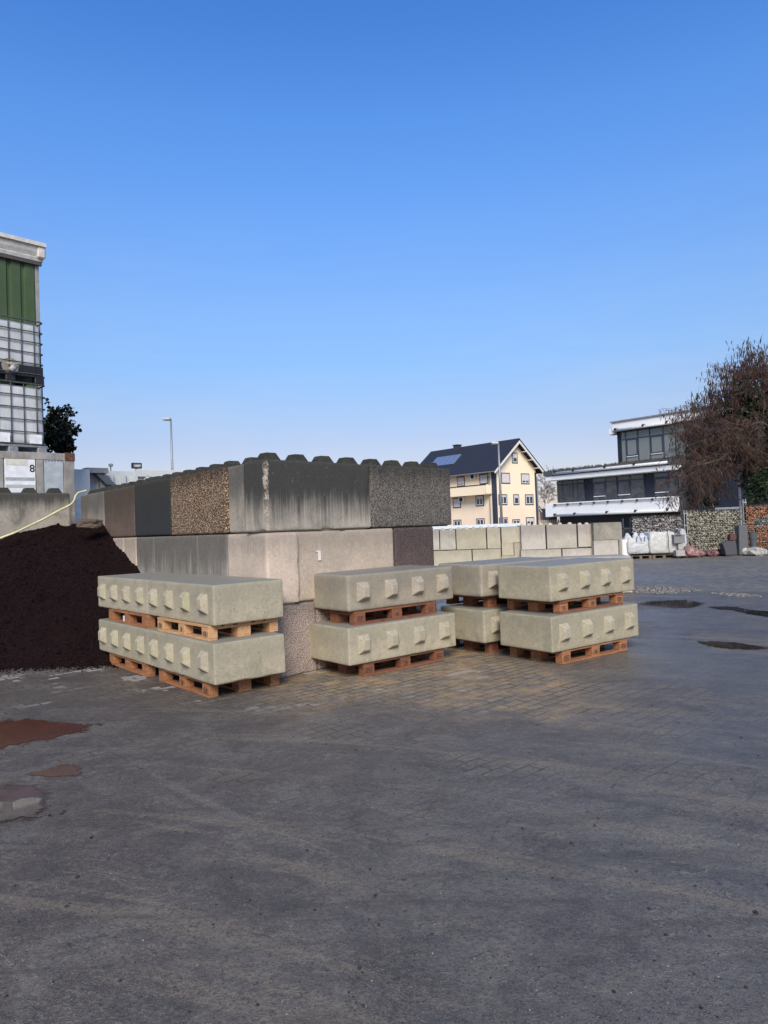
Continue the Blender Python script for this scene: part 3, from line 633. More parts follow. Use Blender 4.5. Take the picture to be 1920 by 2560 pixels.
# white chalk-like mark on the pink block, printed marks
pm = PL(*Z3(402, 1002), (WX, WY), TR); mk = plain('white_paint_mark', (.72, .68, .62), .8)
mm = MB(); q = pm-ulR*.0145
for a, b, c, d in ((-.022, .022, -.05, .05), (-.045, .02, .05, .062)):
    mm.raw([(q.x+urR.x*s_-ulR.x*e_, q.y+urR.y*s_-ulR.y*e_, q.z+z_) for s_, z_, e_ in ((a, c, 0), (b, c, 0), (b, d, 0), (a, d, 0), (a, c, .002), (b, c, .002), (b, d, .002), (a, d, .002))],
           [(0, 1, 2, 3), (7, 6, 5, 4), (0, 4, 5, 1), (1, 5, 6, 2), (2, 6, 7, 3), (3, 7, 4, 0)])
pinkb = [o for o in C.objects if o.get('label', '').startswith('smooth pinkish')][0]
bpy.context.view_layer.update()
mo = mm.build('paint_mark', mk); mo.parent = pinkb; mo.matrix_parent_inverse = pinkb.matrix_world.inverted()

# cross wall at the back of the bay (behind the heap)
ac = .75; uc, vc = uv(ac); c0 = Vector((-5.37, 12.17, 0))
for k, (a, b) in enumerate(((-1.6, 0), (-3.2, -1.6), (-4.8, -3.2))):
    for z0 in (0, .8, 1.6):
        lab = {1.6: ('dark stained top block of the rear bay wall under the container corner', 'dark stained top block of the rear bay wall under the panel with 8', 'top block of the rear bay wall beyond the frame'),
               .8: ('middle block of the rear bay wall above the heap by the hose', 'middle block of the rear bay wall above the heap at the left edge', 'middle block of the rear bay wall beyond the frame'),
               0: ('buried bottom block of the rear bay wall, right', 'buried bottom block of the rear bay wall, middle', 'buried bottom block of the rear bay wall, left')}[z0][k]
        wall_block(c0, uc, vc, a, b, z0, W_MOT if z0 else W_ROUGH, lab, seed=51+k+z0*3, studs=4 if z0 == 1.6 else 0, chips=.06, group='stained blocks of the rear bay wall')

# ================================================================= DARK HEAP
def heap():
    dx = .028; x0, x1, y0, y1 = -8.2, -2.1, 8.75, 13.2
    nx, ny = int((x1-x0)/dx), int((y1-y0)/dx); m_ = MB(); vs = []; keep = {}
    nL = -urL
    for j in range(ny+1):
        for i in range(nx+1):
            x, y = x0+i*dx, y0+j*dx
            toe = 8.93+.10*noise.noise(Vector((x*1.3, 0, 1)))+.04*noise.noise(Vector((x*7, 0, 4)))
            z = (y-toe)*.585
            z += .16*max(0, min(1, (-5.0-x)/1.0)); t = max(0, (z-1.6)); z = z if t <= 0 else 1.6+.6*(1-math.exp(-t/.55))
            z += .05*noise.noise(Vector((x*1.7, y*1.7, 7)))+.03*noise.noise(Vector((x*4, y*3, 0)))+.018*noise.noise(Vector((x*14, y*14, 2)))+.008*noise.noise(Vector((x*31, y*31, 5)))
            s_ = (x-WX)*ulL.x+(y-WY)*ulL.y
            if s_ > 5.9: z = min(z, 1.86+.1*noise.noise(Vector((x*4, y*4, 9))))
            vs.append((x, y, max(z, -.02)))
    fs = []
    for j in range(ny):
        for i in range(nx):
            a = j*(nx+1)+i; q = (a, a+1, a+nx+2, a+nx+1)
            cx, cy = vs[a][0], vs[a][1]
            if max(vs[k][2] for k in q) <= -.015: continue
            if (cx-WX)*nL.x+(cy-WY)*nL.y < -.06: continue       # beyond the wall face
            if (cx-c0.x)*(-vc.x)+(cy-c0.y)*(-vc.y) < -.06: continue
            fs.append(q)
    m_.raw(vs, fs)
    rr = random.Random(5)
    for i in range(5200):
        x = rr.uniform(-6.4, -2.4); y = rr.uniform(8.8, 12.3) if i % 4 else 8.95-abs(rr.gauss(0, .16))
        if (x-WX)*nL.x+(y-WY)*nL.y < .02 or (x-c0.x)*(-vc.x)+(y-c0.y)*(-vc.y) < .02: continue
        i_, j_ = int((x-x0)/dx), int((y-y0)/dx); z = vs[j_*(nx+1)+i_][2] if j_ >= 0 else 0
        r_ = rr.choice((.006, .008, .01, .014, .022) if i % 4 else (.005, .007, .01)); z = max(z, 0)
        lump(m_, (x, y, z+r_*.2), r_*1.2, r_, r_*.9, i)
    n = N('dark_lava_gravel'); v = n.coord(world=True)
    vo = n.vor(v, 70); cc = n.n('SeparateColor', {0: vo.outputs['Color']}).outputs[0]
    col = n.mix(cc, (.011, .0045, .005), (.036, .016, .016)); col = n.mix(n.rng(vo.outputs['Distance'], .3, .7), col, (.003, .002, .002))
    col = n.mix(n.rng(n.noise(v, 1.5, 4), .5, .75, 0, .5), col, (.018, .008, .007))
    mt = n.done(col, .9, n.bump(n.mul(vo.outputs['Distance'], n.noise(v, 25, 3), 'ADD'), 1.0, .02), spec=.08)
    return tag(m_.build('gravel_heap', mt), 'large heap of dark maroon lava gravel filling the left bay', 'gravel heap')
heap()
p1 = D(*Z1(500, 2060), 11.6); p2 = D(*Z1(665, 2065), 11.3)
m = MB(); lump(m, tuple((p1+p2)/2+Vector((.1,0,-.03))), .20, .14, .085, 4, ICO3, .35, rot=.6)
tag(m.build('soil_clod', stone_mat('tan_soil', (.20, .15, .11), (.10, .07, .05), scale=12, bump=.8)), 'tan crumbly clod on the crest of the dark heap by the wall', 'soil clod')

# hose
hp = [(-60, 2195, 11.0), (0, 2172, 11.05), (100, 2135, 11.15), (200, 2088, 11.3), (300, 2040, 11.45), (400, 1985, 11.6), (480, 1945, 11.75), (510, 1915, 11.85), (523, 1880, 11.95), (545, 1858, 12.05), (600, 1842, 12.15), (680, 1832, 12.2), (760, 1826, 12.2)]
P = [D(*Z1(a, b), c) for a, b, c in hp]
def smooth(pts, k=6):
    out = []
    for i in range(len(pts)-1):
        p0, p1, p2, p3 = pts[max(i-1, 0)], pts[i], pts[i+1], pts[min(i+2, len(pts)-1)]
        for j in range(k):
            t = j/k; out.append(.5*((2*p1)+(p2-p0)*t+(2*p0-5*p1+4*p2-p3)*t*t+(3*p1-p0-3*p2+p3)*t**3))
    return out+[pts[-1]]
m = MB(); m.tube(smooth(P[:11]), .016, 8)
tag(m.build('garden_hose', plain('pale_yellow_rubber', (.62, .58, .30), .45), smooth=True), 'pale yellow hose hanging over the rear bay wall', 'hose')

# ================================================================= CONTAINER, IBC TANKS, BUSH
ang = .75; co = D(184, 1135, 13.2); cx0 = Vector((co.x, co.y, 0))
def cz(zx, zy, a=ang, o=cx0):
    p = PL(*Z1(zx, zy), o, a); return along(p, o, a), p.z
ct = empty('site_container', (cx0.x, cx0.y, 0), ang, 'grey steel container with white panels and the number 8 on it', 'container')
CST = plain('weathered_grey_steel', (.30, .28, .25), .6, .1, .2, 5, streak=.5, dirt=(.16, .11, .075))
CPN = plain('pale_grey_panel', (.42, .44, .44), .55, streak=.25, dirt=(.3, .3, .28)); RUST = plain('rusty_steel', (.14, .06, .035), .85, 0, .5, 14, bump=.4)
CWH = plain('white_sign_panel', (.72, .73, .72), .5, streak=.15, dirt=(.55, .52, .44))
zt = co.z; x0p, _ = cz(30, 1700); x1p, _ = cz(250, 1700); x2p, _ = cz(300, 1700); x3p, _ = cz(435, 1700)
MB().box(-6.05, -.02, .03, 2.4, .6, zt-.03).build('body', CPN, ct)
m = MB(); m.box(-6.1, 0, -.02, .1, zt-.13, zt); m.box(-6.1, 0, -.02, .1, .6, .75); m.box(x1p, x2p, -.015, .08, .75, zt-.13); m.box(x0p-.16, x0p-.02, -.015, .08, .75, zt-.13); m.box(x0p-1.3, x0p-1.15, -.015, .08, .75, zt-.13)
m.build('frame', CST, ct, bevel=.006)
MB().box(-.19, 0, -.03, .14, .6, zt-.002).build('corner_post', plain('rust_streaked_steel', (.27, .25, .22), .65, .1, .2, 5, streak=.95, dirt=(.13, .06, .035)), ct, bevel=.008)
MB().box(-.17, .01, -.045, .12, zt-.14, zt+.012).build('corner_casting', RUST, ct, bevel=.01)
_, zp0 = cz(140, 1725); _, zpt = cz(140, 1612)
MB().box(x0p, x1p-.02, -.012, .05, zpt-.62, zpt).build('sign_panel', CWH, ct)
MB().box(x0p, x1p-.02, -.010, .05, .75, zpt-.62).build('panel', CPN, ct)
MB().box(x0p+.02, x0p+.38, -.0145, -.0115, zpt-.15, zpt-.01).build('faded_patch', plain('faded_cream', (.55, .54, .45), .7), ct)
for k_, z_ in enumerate((zpt-.36, zpt-.49)): MB().box(x0p+.01, x1p-.03, -.0135, -.0115, z_-.06, z_-.05+.05).build('grey_band', CPN if k_ else plain('grey_vinyl', (.34, .36, .37), .6), ct)
x8, z8 = cz(221, 1693); text_mesh('number', '8', .185, plain('black_vinyl', (.01, .01, .01), .5), ct, Matrix.Translation((x8, -.014, z8)) @ FX, .001, .003)
m = MB(); m.box(x2p+.01, x3p, -.008, .05, .75, zpt)
m.build('panel', plain('bluish_grey_panel', (.36, .40, .41), .5, streak=.2), ct)
m = MB()
for k_ in range(6):
    xx, zz = cz(316+21*k_, 1640); m.tube([(xx, -.013, zz), (xx, -.005, zz)], .009, 8)
m.build('vent_holes', BLACK, ct)
# tanks
TANK = None
def tank_mat():
    n = N('translucent_tank_plastic'); v = n.coord()
    a = n.noise(v, 3, 5, .6); s_ = n.noise(n.mapv(v, (6, 6, .7)), 2, 5, .65)
    c = n.mix(n.rng(a, .35, .65), (.56, .57, .56), (.46, .47, .46)); c = n.mix(n.rng(s_, .5, .75, 0, .4), c, (.27, .27, .25))
    return n.done(c, .42, n.bump(a, .1, .01), Subsurface_Weight=.0)
TANK = tank_mat()
def ibc(o_, ang_, z0, h, label, white_labels, valve, blackbase, dx=0.0):
    t = empty('liquid_tank', (o_.x, o_.y, z0), ang_, label, 'tank', 'caged plastic tanks stacked on the container')
    W_, Dp = 1.2, 1.0; pz = .16
    m = rough_box(W_-.06, Dp-.06, h-pz-.05, r=.09, seed=z0, wob=.012, step=.06)
    m.v = [(x-W_/2, y+Dp/2, z+pz) for x, y, z in m.v]; m.build('tank_body', TANK, t, smooth=True)
    m = MB(); r_ = .011
    def ring(z, r=r_, o=0.0):
        pts = []
        R_ = .07
        cx_ = [(-R_, R_, -PI/2, 0), (-R_, Dp-R_, 0, PI/2), (-W_+R_, Dp-R_, PI/2, PI), (-W_+R_, R_, PI, 1.5*PI)]
        for (a, b, c, d) in cx_:
            for k in range(5):
                th = c+(d-c)*k/4; pts.append((a+(R_+o)*math.cos(th), b+(R_+o)*math.sin(th), z))
        pts.append(pts[0]); return pts
    nz = 6
    for k in range(nz): m.tube(ring(pz+.02+(h-pz-.03)*k/(nz-1)), r_*(1.3 if k == nz-1 else 1.0), 6, False)
    for k in range(5):
        x = -.17-(W_-.30)*k/4
        for y in (0, Dp): m.tube([(x, y+(.004 if not y else -.004), pz), (x, y+(.004 if not y else -.004), h-.01)], .010, 6)
    for k in range(4):
        y = .14+(Dp-.28)*k/3
        for x in (0, -W_): m.tube([(x-(.004 if not x else -.004), y, pz), (x-(.004 if not x else -.004), y, h-.01)], .010, 6)
    m.build('cage', GALVD, t, smooth=True)
    m = MB(); m.box(-W_-.005, .005, -.005, Dp, pz-.035, pz-.004)
    m.build('pallet_top', BLACK if blackbase else GALV, t)
    for k, x in enumerate((-.09, -W_/2, -W_+.09)):
        for y in (.07, Dp-.1): MB().box(x-.085, x+.085, y-.085, y+.085, 0, pz-.035).build('foot', BLACK if blackbase else GALV, t, bevel=.015)
    m = MB(); m.box(-W_, 0, .02, .1, 0, .014); m.build('skid', BLACK if blackbase else GALV, t)
    if blackbase: MB().box(-W_+.02, -.015, .012, .03, pz, pz+.17).build('black_band', BLACK, t)
    if white_labels:
        wl = plain('white_label_plate', (.72, .72, .70), .5)
        for a, b in ((-.32, -.10), (-.92, -.66)): MB().box(a, b, -.016, -.012, pz+.03, pz+.20).build('label_plate', wl, t)
    if valve:
        m = MB(); m.tube([(-.60, .03, pz+.12), (-.60, -.0, pz+.12)], [.15, .15], 18); m.build('valve_recess', plain('aged_plastic', (.24, .215, .165), .6), t)
        m = MB(); m.tube([(-.60, 0, pz+.06), (-.60, -.10, pz+.05)], .042, 12); m.tube([(-.60, -.10, pz+.05), (-.60, -.13, pz+.045)], .055, 12); m.tube([(-.60, -.04, pz+.11), (-.5, -.05, pz+.16)], .013, 6); m.tube([(-.68, -.05, pz+.15), (-.48, -.05, pz+.155)], .012, 6)
        m.build('valve', plain('grey_valve', (.42, .42, .40), .5), t, smooth=True)
    return t
ai = .85
ibl = D(*Z1(327, 1577), 13.25); ibu = D(*Z1(308, 1115), 13.25)
ibc(Vector((ibl.x, ibl.y, 0)), ai, zt+.012, ibu.z-zt-.012, 'lower caged plastic tank with white label plates standing on the container', True, False, False)
topu = D(*Z1(290, 682), 13.25)
ibc(Vector((ibu.x+.0, ibu.y, 0)), ai, ibu.z, topu.z-ibu.z, 'upper caged plastic tank with an outlet valve and black base', False, True, True)

# ---- foliage helper
def leafy(name, mat_leaf, blobs, count, size, label, cat, seed, stems=None, stem_mat=None, group=None, narrow=.6):
    rr = random.Random(seed); root = empty(name, stems[0][0] if stems else blobs[0][0], 0, label, cat, group)
    off = Vector(root.location)
    m_ = MB(); tot = sum(b[1]*b[2]*b[3] for b in blobs)
    for (c_, sx, sy, sz) in blobs:
        k_ = int(count*sx*sy*sz/tot)
        cl = [Vector((rr.gauss(0, .5), rr.gauss(0, .5), rr.gauss(0, .5))) for _ in range(max(6, k_//30))]
        for i in range(k_):
            q_ = rr.choice(cl)+Vector((rr.gauss(0, .14), rr.gauss(0, .14), rr.gauss(0, .14)))
            if q_.length > 1.15: q_ *= 1.15/q_.length
            p = Vector(c_)+Vector((q_.x*sx, q_.y*sy, q_.z*sz))-off
            s_ = size*rr.uniform(.6, 1.3); d = Vector((rr.gauss(0, 1), rr.gauss(0, 1), rr.gauss(0, .7)-.3)).normalized()
            sd_ = d.cross(Vector((rr.gauss(0, 1), rr.gauss(0, 1), rr.gauss(0, 1)))).normalized()*s_*narrow*.5
            m_.raw([p, p+d*s_*.5+sd_, p+d*s_, p+d*s_*.5-sd_], [(0, 1, 2, 3)])
    m_.build('crown', mat_leaf, root)
    if stems:
        m_ = MB()
        for pts in stems:
            n_ = len(pts)-1; r0 = pts[-1]; m_.tube([Vector(p)-off for p in pts[:-1]], [r0*(1-.75*i/max(1, n_-1)) for i in range(n_)], 6)
        m_.build('trunk', stem_mat, root, smooth=True)
    return root
def leaf_mat(name, ca, cb):
    n = N(name); isl = n.n('NewGeometry').outputs['Random Per Island']
    return n.done(n.mix(isl, ca, cb), .5, spec=.3)
BARK = plain('dark_bark', (.075, .06, .045), .9, 0, .3, 15, bump=.5)
DLEAF = leaf_mat('dark_evergreen_leaf', (.003, .007, .003), (.010, .019, .007))
bD = 15.6
def zb(x, y, d=bD): return D(*Z1(x, y), d)
blobs = [(zb(360, 1480), .36, .4, .42), (zb(420, 1390), .30, .3, .28), (zb(380, 1310), .16, .2, .20), (zb(430, 1470), .30, .3, .30), (zb(485, 1440), .18, .2, .16), (zb(520, 1405), .13, .14, .09), (zb(480, 1300), .14, .15, .12), (zb(500, 1278), .07, .1, .06), (zb(495, 1355), .10, .1, .08), (zb(450, 1540), .20, .2, .14), (zb(330, 1230), .05, .1, .13), (zb(300, 1420), .3, .3, .4)]
base = zb(395, 1560); g0 = Vector((base.x, base.y, 0))
leafy('ivy_bush', DLEAF, blobs, 3600, .085, 'dark leafy bush rising behind the container and lower tank', 'bush', 4,
      stems=[[g0, g0+Vector((.02, 0, 2.0)), base, zb(400, 1400), zb(480, 1290), .035], [base, zb(440, 1470), zb(530, 1405), .03], [base, zb(350, 1400), zb(380, 1290), .03], [base, zb(330, 1350), zb(335, 1225), .02]], stem_mat=BARK, narrow=.8)

# ---- green hall
ah = .8; hc = D(*Z1(268, 400), 18); ho = Vector((hc.x, hc.y, 0))
def hz(zx, zy, a=ah, o=ho): p = PL(*Z1(zx, zy), o, a); return along(p, o, a), p.z
hl = empty('green_hall', tuple(ho), ah, 'tall hall with green corrugated cladding and grey roof edge at the left', 'building')
_, ztop = hz(250, 150); _, zf0 = hz(250, 285)
GRN = plain('green_trapezoid_sheet', (.050, .082, .026), .5, var=.12, scale=2, streak=.3, dirt=(.03, .06, .02))
m = MB(); x = -.28; pit = .9
# trapezoid profile sheet
prof = []; xx = -.10
while xx > -13:
    prof += [(xx, -.0), (xx-.03, .045), (xx-.24, .045), (xx-.27, 0), (xx-.32, 0)]; xx -= .33
vs = []; 
for (a, b) in prof: vs += [(a, -b, 0), (a, -b, zf0+.2)]
m.raw(vs, [(2*i, 2*i+1, 2*i+3, 2*i+2) for i in range(len(prof)-1)])
m.build('cladding', GRN, hl)
MB().box(-13, -.10, .02, 12, 0, ztop-.15).build('wall', CPN, hl)
m = MB(); m.box(-.10, 0, -.03, .3, 0, zf0+.1); m.build('corner_trim', plain('grey_flashing', (.26, .26, .25), .6, streak=.4), hl)
fas = plain('light_grey_fascia', (.55, .53, .48), .55, streak=.35, dirt=(.25, .22, .17))
m = MB(); m.prism([(-.14, zf0+.06), (-.17, zf0+.14), (-.15, zf0+.16), (-.21, zf0+.27), (-.24, ztop-.12), (-.2, ztop-.02), (-.1, ztop), (.3, ztop-.02), (.3, zf0+.06)], -13.2, .06)
rf = m.build('roof_edge', fas, hl); rf.rotation_euler.z = PI/2; rf.rotation_euler = (0, 0, 0)
rf.data.transform(Matrix(((0, 1, 0, 0), (1, 0, 0, 0), (0, 0, 1, 0), (0, 0, 0, 1)))); rf.data.flip_normals()
m = MB(); m.box(-13.2, .04, -.13, -.04, zf0-.03, zf0+.06); m.build('gutter_dark_lip', plain('dark_lip', (.06, .055, .05), .7), hl)  # dark strip along the lower rim of the roof edge
m = MB(); m.box(-.10, .10, -.26, .1, zf0+.12, ztop+.02); m.build('gutter_end_cap', fas, hl, bevel=.03)
m = MB(); m.box(-13, .1, -.3, 12.5, ztop-.1, ztop); m.build('roof', fas, hl)

# ---- white corrugated container building behind the left wall, with floodlights
aw = .7; wc = D(*Z1(578, 1700), 17); wo_ = Vector((wc.x, wc.y, 0))
def wz(zx, zy): p = PL(*Z1(zx, zy), wo_, aw); return along(p, wo_, aw), p.z
wb = empty('white_cabin', tuple(wo_), aw, 'long white ribbed metal cabin behind the left wall', 'building')
zw = wz(640, 1690)[1]
m = MB(); prof = []; xx = .12
while xx < 6: prof += [(xx, 0), (xx+.12, 0), (xx+.17, .10), (xx+.25, .10), (xx+.30, 0)]; xx += .30
vs = []
for (a, b) in prof: vs += [(a, -b, .3), (a, -b, zw-.16)]
m.raw(vs, [(2*i, 2*i+1, 2*i+3, 2*i+2) for i in range(len(prof)-1)]); m.build('ribbed_wall', WHITEM, wb)
MB().box(0, 6.2, .01, 2.6, .3, zw-.05).build('body', WHITEM, wb)
m = MB(); m.box(1.25, 6.2, -.10, .05, zw-.19, zw); m.build('top_rail', WHITEM, wb, bevel=.008)
m = MB(); m.box(-.02, .12, -.03, .06, .3, zw); m.build('corner_post', WHITEM, wb, bevel=.008)
m = MB(); m.box(.30, .42, -.22, -.12, .3, zw-.12); m.build('post', plain('grey_painted_steel', (.26, .27, .27), .5), wb)
a0 = wz(600, 1700); a1 = wz(745, 1812)
m = MB(); m.prism([(a0[0]+.0, a0[1]-.02), (a0[0]+.14, a0[1]+.02), (a1[0]+.10, a1[1]-.0), (a1[0]-.14, a1[1]-.0)], -.35, -.12); m.build('stair_stringer', plain('dark_grey_stringer', (.12, .125, .13), .55), wb, bevel=.01)
m = MB(); m.box(-.05, .45, -.4, -.05, zw-.14, zw-.02); m.build('bracket', GALV, wb)
# end face of a second cabin, to the left
MB().box(-1.6, -.03, -.55, 2.0, .3, zw-.08).build('end_box', WHITEM, wb, bevel=.01)
MB().box(-.9, -.12, -.565, -.54, .8, zw-.75).build('end_panel', plain('recess_line', (.5, .54, .54), .5), wb, bevel=.004)
def flood(zx0, zy0, zx1, zy1, label, small=False):
    a = wz(zx0, zy1); b = wz(zx1, zy0); x0_, z0_, x1_, z1_ = a[0], a[1], b[0], b[1]
    w_, h_ = x1_-x0_, z1_-z0_
    base_ = wo_+Vector((math.cos(aw), math.sin(aw), 0))*x0_
    t = empty('floodlight', (base_.x, base_.y, z0_), aw, label, 'floodlight')
    m = MB(); m.box(0, w_, .0, .08, .02, h_); m.build('housing', BLACK if not small else GALV, t, bevel=.012)
    if not small:
        m = MB(); m.box(.03, w_-.03, -.004, .0, .05, h_-.03); m.build('glass', plain('lamp_glass', (.20, .22, .22), .15, var=.3), t)
        m = MB(); m.box(.06, w_-.06, -.007, -.004, .07, .07+h_*.2); m.build('reflector', plain('lamp_reflector', (.6, .62, .6), .3), t)
    m = MB(); m.box(w_*.4, w_*.6, .03, .07, -.12, .03); m.build('bracket', GALV, t)
flood(915, 1652, 982, 1695, 'large black framed floodlight on the white cabin roof')
flood(757, 1657, 783, 1682, 'small grey floodlight on the white cabin roof', True)

# ---- street lamps
def lamp(px_base, py_base, px_top, py_top, dep, r, head, label):
    t_ = D(px_top, py_top, dep); b_ = Vector((t_.x, t_.y, 0))
    o = empty('street_lamp', tuple(b_), 0, label, 'street lamp', 'tall grey street lamps')
    m = MB(); m.tube([(0, 0, 0), (0, 0, t_.z*.6), (0, 0, t_.z)], [r*1.5, r*1.1, r*.8], 10); m.build('pole', GALV, o, smooth=True)
    w_, l_, h_ = head; m = rough_box(l_, w_, h_, r=h_*.35, wob=0, step=.2); m.v = [(x-l_/2-.0, y, z+t_.z-h_*.4+(-x)*.06) for x, y, z in m.v]; m.build('lamp_head', plain('light_grey_lamp', (.5, .5, .48), .4), o, smooth=True)
lamp(433, 1176, 427, 1048, 36, .055, (.28, .40, .16), 'street lamp standing behind the white cabin')
lamp(1253, 1310, 1246, 1108, 60, .09, (.45, .62, .22), 'street lamp standing in front of the cream house')

# ================================================================= FAR BLOCK WALL
FD = 26.9
def far_block(x0, x1, y0, y1, mi, label, studs=0, dep=FD, zb_=None, right=None):
    a, b = D(x0, y0, dep), D(x1, y1, dep); a2 = D(x1, y0, dep)
    z1_ = (a.z+a2.z)/2; z0_ = D((x0+x1)/2, y1, dep).z if zb_ is None else zb_
    L_ = b.x-a.x-.001
    m_ = rough_box(L_, .8, z1_-z0_-.002, r=.009, seed=x0, wob=.004, chips=.05, step=.15); o = m_.build('wall_block', FARC[mi], smooth=True); o.location = ((a.x+b.x)/2, dep+.4, z0_)
    tag(o, label, 'concrete block', 'pale blocks of the far wall')
    for i in range(studs): child('stud', STUDFAR[mi], o, (-L_/2+L_*(i+.5)/studs, -.15, z1_-z0_-.012))
    return o
def z5y(y): return 1060+y*.22906
far_block(1030, 1099, 1326, 1376.5, 0, 'far wall block just right of the big speckled wall block', 2)
far_block(1099, 1140, 1324.5, 1374.5, 0, 'far wall grey half block with a clean face, second from the big wall', 2)
far_block(1140, 1216.5, 1321.5, 1373, 1, 'wide yellowish block of the far wall below the lower left house windows', 4)
far_block(1217, 1252, 1320, 1371.5, 1, 'narrow yellowish block of the far wall left of the lamp post', 2)
far_block(1030, 1180.5, 1377, 1420, 1, 'long lower block of the far wall next to the big wall', zb_=0)
far_block(1181, 1254, 1373, 1420, 1, 'lower tan block of the far wall beneath the lamp post', zb_=0)
far_block(1253, 1301.5, 1317, 1357, 1, 'yellow half block of the far wall just right of the lamp post', 0, FD+.15)
far_block(1254, 1285, 1357, 1389, 1, 'small lower yellow block of the far wall, left one', 0, FD+.15)
far_block(1285, 1303, 1357, 1389, 1, 'small lower yellow block of the far wall, right one', 0, FD+.15)
far_block(1254, 1303, 1389, 1420, 1, 'lowest yellow block of the far wall', 0, FD+.15, zb_=0)
far_block(1302, 1365, 1312.5, 1374, 2, 'far wall block with reddish brown run marks', 4, FD-.1)
far_block(1366, 1443, 1311, 1371, 2, 'wide pale block of the far wall below the office terrace', 3, FD-.1)
far_block(1444, 1482, 1311, 1367, 2, 'narrow pale block of the far wall left of the broken one', 2, FD-.1)
far_block(1302, 1405, 1374, 1420, 2, 'lower pale block of the far wall under the red marks', 0, FD-.1, zb_=0)
far_block(1406, 1483, 1371, 1420, 2, 'lower pale block of the far wall left of the cracked joint', 0, FD-.1, zb_=0)
far_block(1483, 1556, 1306, 1350, 3, 'pitted brownish block with a broken lower edge at the far wall end', 0, FD-.4)
far_block(1484, 1547, 1350.5, 1388, 2, 'tan block under the broken one at the far wall end', 0, FD-.4)
far_block(1547, 1556, 1350.5, 1388, 3, 'narrow end block at the right end of the far wall', 0, FD-.4)
far_block(1484, 1552, 1388.5, 1420, 2, 'bottom block at the right end of the far wall', 0, FD-.4, zb_=0)
# single pale block standing nearer, seen right behind the front right stack
p = G(1587, 1483); m = rough_box(1.6, .8, .8, r=.03, seed=77, chips=.1); o = m.build('wall_block', FARC[2], smooth=True)
o.location = (p.x-.82, p.y+.45, 0); tag(o, 'pale single block peeping out behind the front right stack', 'concrete block')

# ================================================================= GABIONS AND STONE YARD
def gabion(x0, x1, ytop, ybase, dep, ca, cb, label, band=None, seed=0):
    a = D(x0, ytop, dep); b = D(x1, ytop-(x1-x0)*.037, dep); h = a.z; L_ = b.x-a.x
    g = empty('gabion', (a.x, dep, 0), 0, label, 'gabion', 'wire gabions filled with stones')
    MB().box(.06, L_-.06, .12, .40, .02, h-.06).build('core', plain('dark_core', (.03, .027, .024), .9), g)
    rr = random.Random(seed); m_ = MB(); mb = MB(); s_ = .115
    nz_ = int(h/(s_*.62)); nx_ = int(L_/(s_*.85))
    for j in range(nz_):
        for i in range(nx_):
            x = (i+.5+.5*(j % 2)+rr.uniform(-.25, .25))*L_/(nx_+.5); z = (j+.5+rr.uniform(-.2, .2))*h/nz_
            r_ = s_*rr.uniform(.36, .58)
            tgt = mb if band and band[0] < z < band[1] and x > band[4] else m_
            lump(tgt, (x, .085+rr.uniform(-.02, .03), z), r_*1.15, r_*.7, r_*.78, rr.random()*90, ICO1, .5)
    m_.build('stone_fill', stone_mat('gabion_stone_%d' % seed, ca, cb, scale=10), g)
    if band: mb.build('stone_band', stone_mat('gabion_band_%d' % seed, band[2], band[3], scale=10), g)
    m_ = MB(); k = 0
    z = .0
    while z <= h+.01: m_.box(0, L_, .008, .016, z, z+.008); m_.box(0, L_, .42, .428, z, z+.008); z += .2
    x = 0.0
    while x <= L_: m_.box(x, x+.005, .0, .007, 0, h+.05); x += .1
    m_.box(0, L_, 0, .42, h-.004, h+.004)
    m_.build('wire_mesh', plain('gabion_wire', (.05, .055, .055), .6, .3), g)
    return g
gabion(1580, 1708, 1292, 1390, 28.6, (.20, .18, .17), (.52, .47, .43), 'lower grey stone gabion behind the white bags', seed=1)
gabion(1717, 1855, 1277, 1387, 28.4, (.26, .235, .17), (.52, .47, .36), 'tall gabion filled with pale yellowish stones', seed=2)
gabion(1864, 2010, 1263, 1388, 28.1, (.30, .12, .06), (.52, .27, .15), 'tall gabion filled with orange red stones at the right edge', band=(1.05, 1.42, (.10, .11, .10), (.40, .40, .36), .35), seed=3)
for k, (px_, d_, yt) in enumerate(((1712, 28.45, 1276), (1859, 28.3, 1248))):
    t_ = D(px_, yt, d_); o = empty('fence_post', (t_.x, d_, 0), 0, ('galvanised post between the grey and the yellowish gabions', 'galvanised post between the yellowish and the orange gabions')[k], 'post', 'posts between the gabions')
    m = MB()
    for s_ in (-.05, .05): m.box(s_-.018, s_+.018, -.05, .0, 0, t_.z)
    m.build('uprights', GALV, o); m = MB()
    for z_ in (.4, .8, 1.2, t_.z-.15): m.box(-.09, .09, -.06, -.052, z_, z_+.05)
    m.build('clamps', GALV, o)
# gate
a = D(1557, 1315, 30); b = D(1578, 1315, 30); g = empty('metal_gate', (a.x, 30, 0), 0, 'dark metal gate between the far wall and the grey gabion', 'gate')
m = MB(); L_ = b.x-a.x; m.box(0, L_, 0, .04, 1.15, 1.2); m.box(0, L_, 0, .04, .62, .68); m.box(0, L_, 0, .04, .12, .18); m.box(0, .04, 0, .05, 0, 1.6); m.box(L_-.04, L_, 0, .05, 0, 1.6); m.build('frame', plain('gate_paint', (.05, .06, .065), .5), g)
m = MB(); x = .05
while x < L_: m.box(x, x+.012, .01, .02, .12, 1.2); x += .04
m.build('bars', plain('gate_bars', (.05, .06, .065), .5), g)
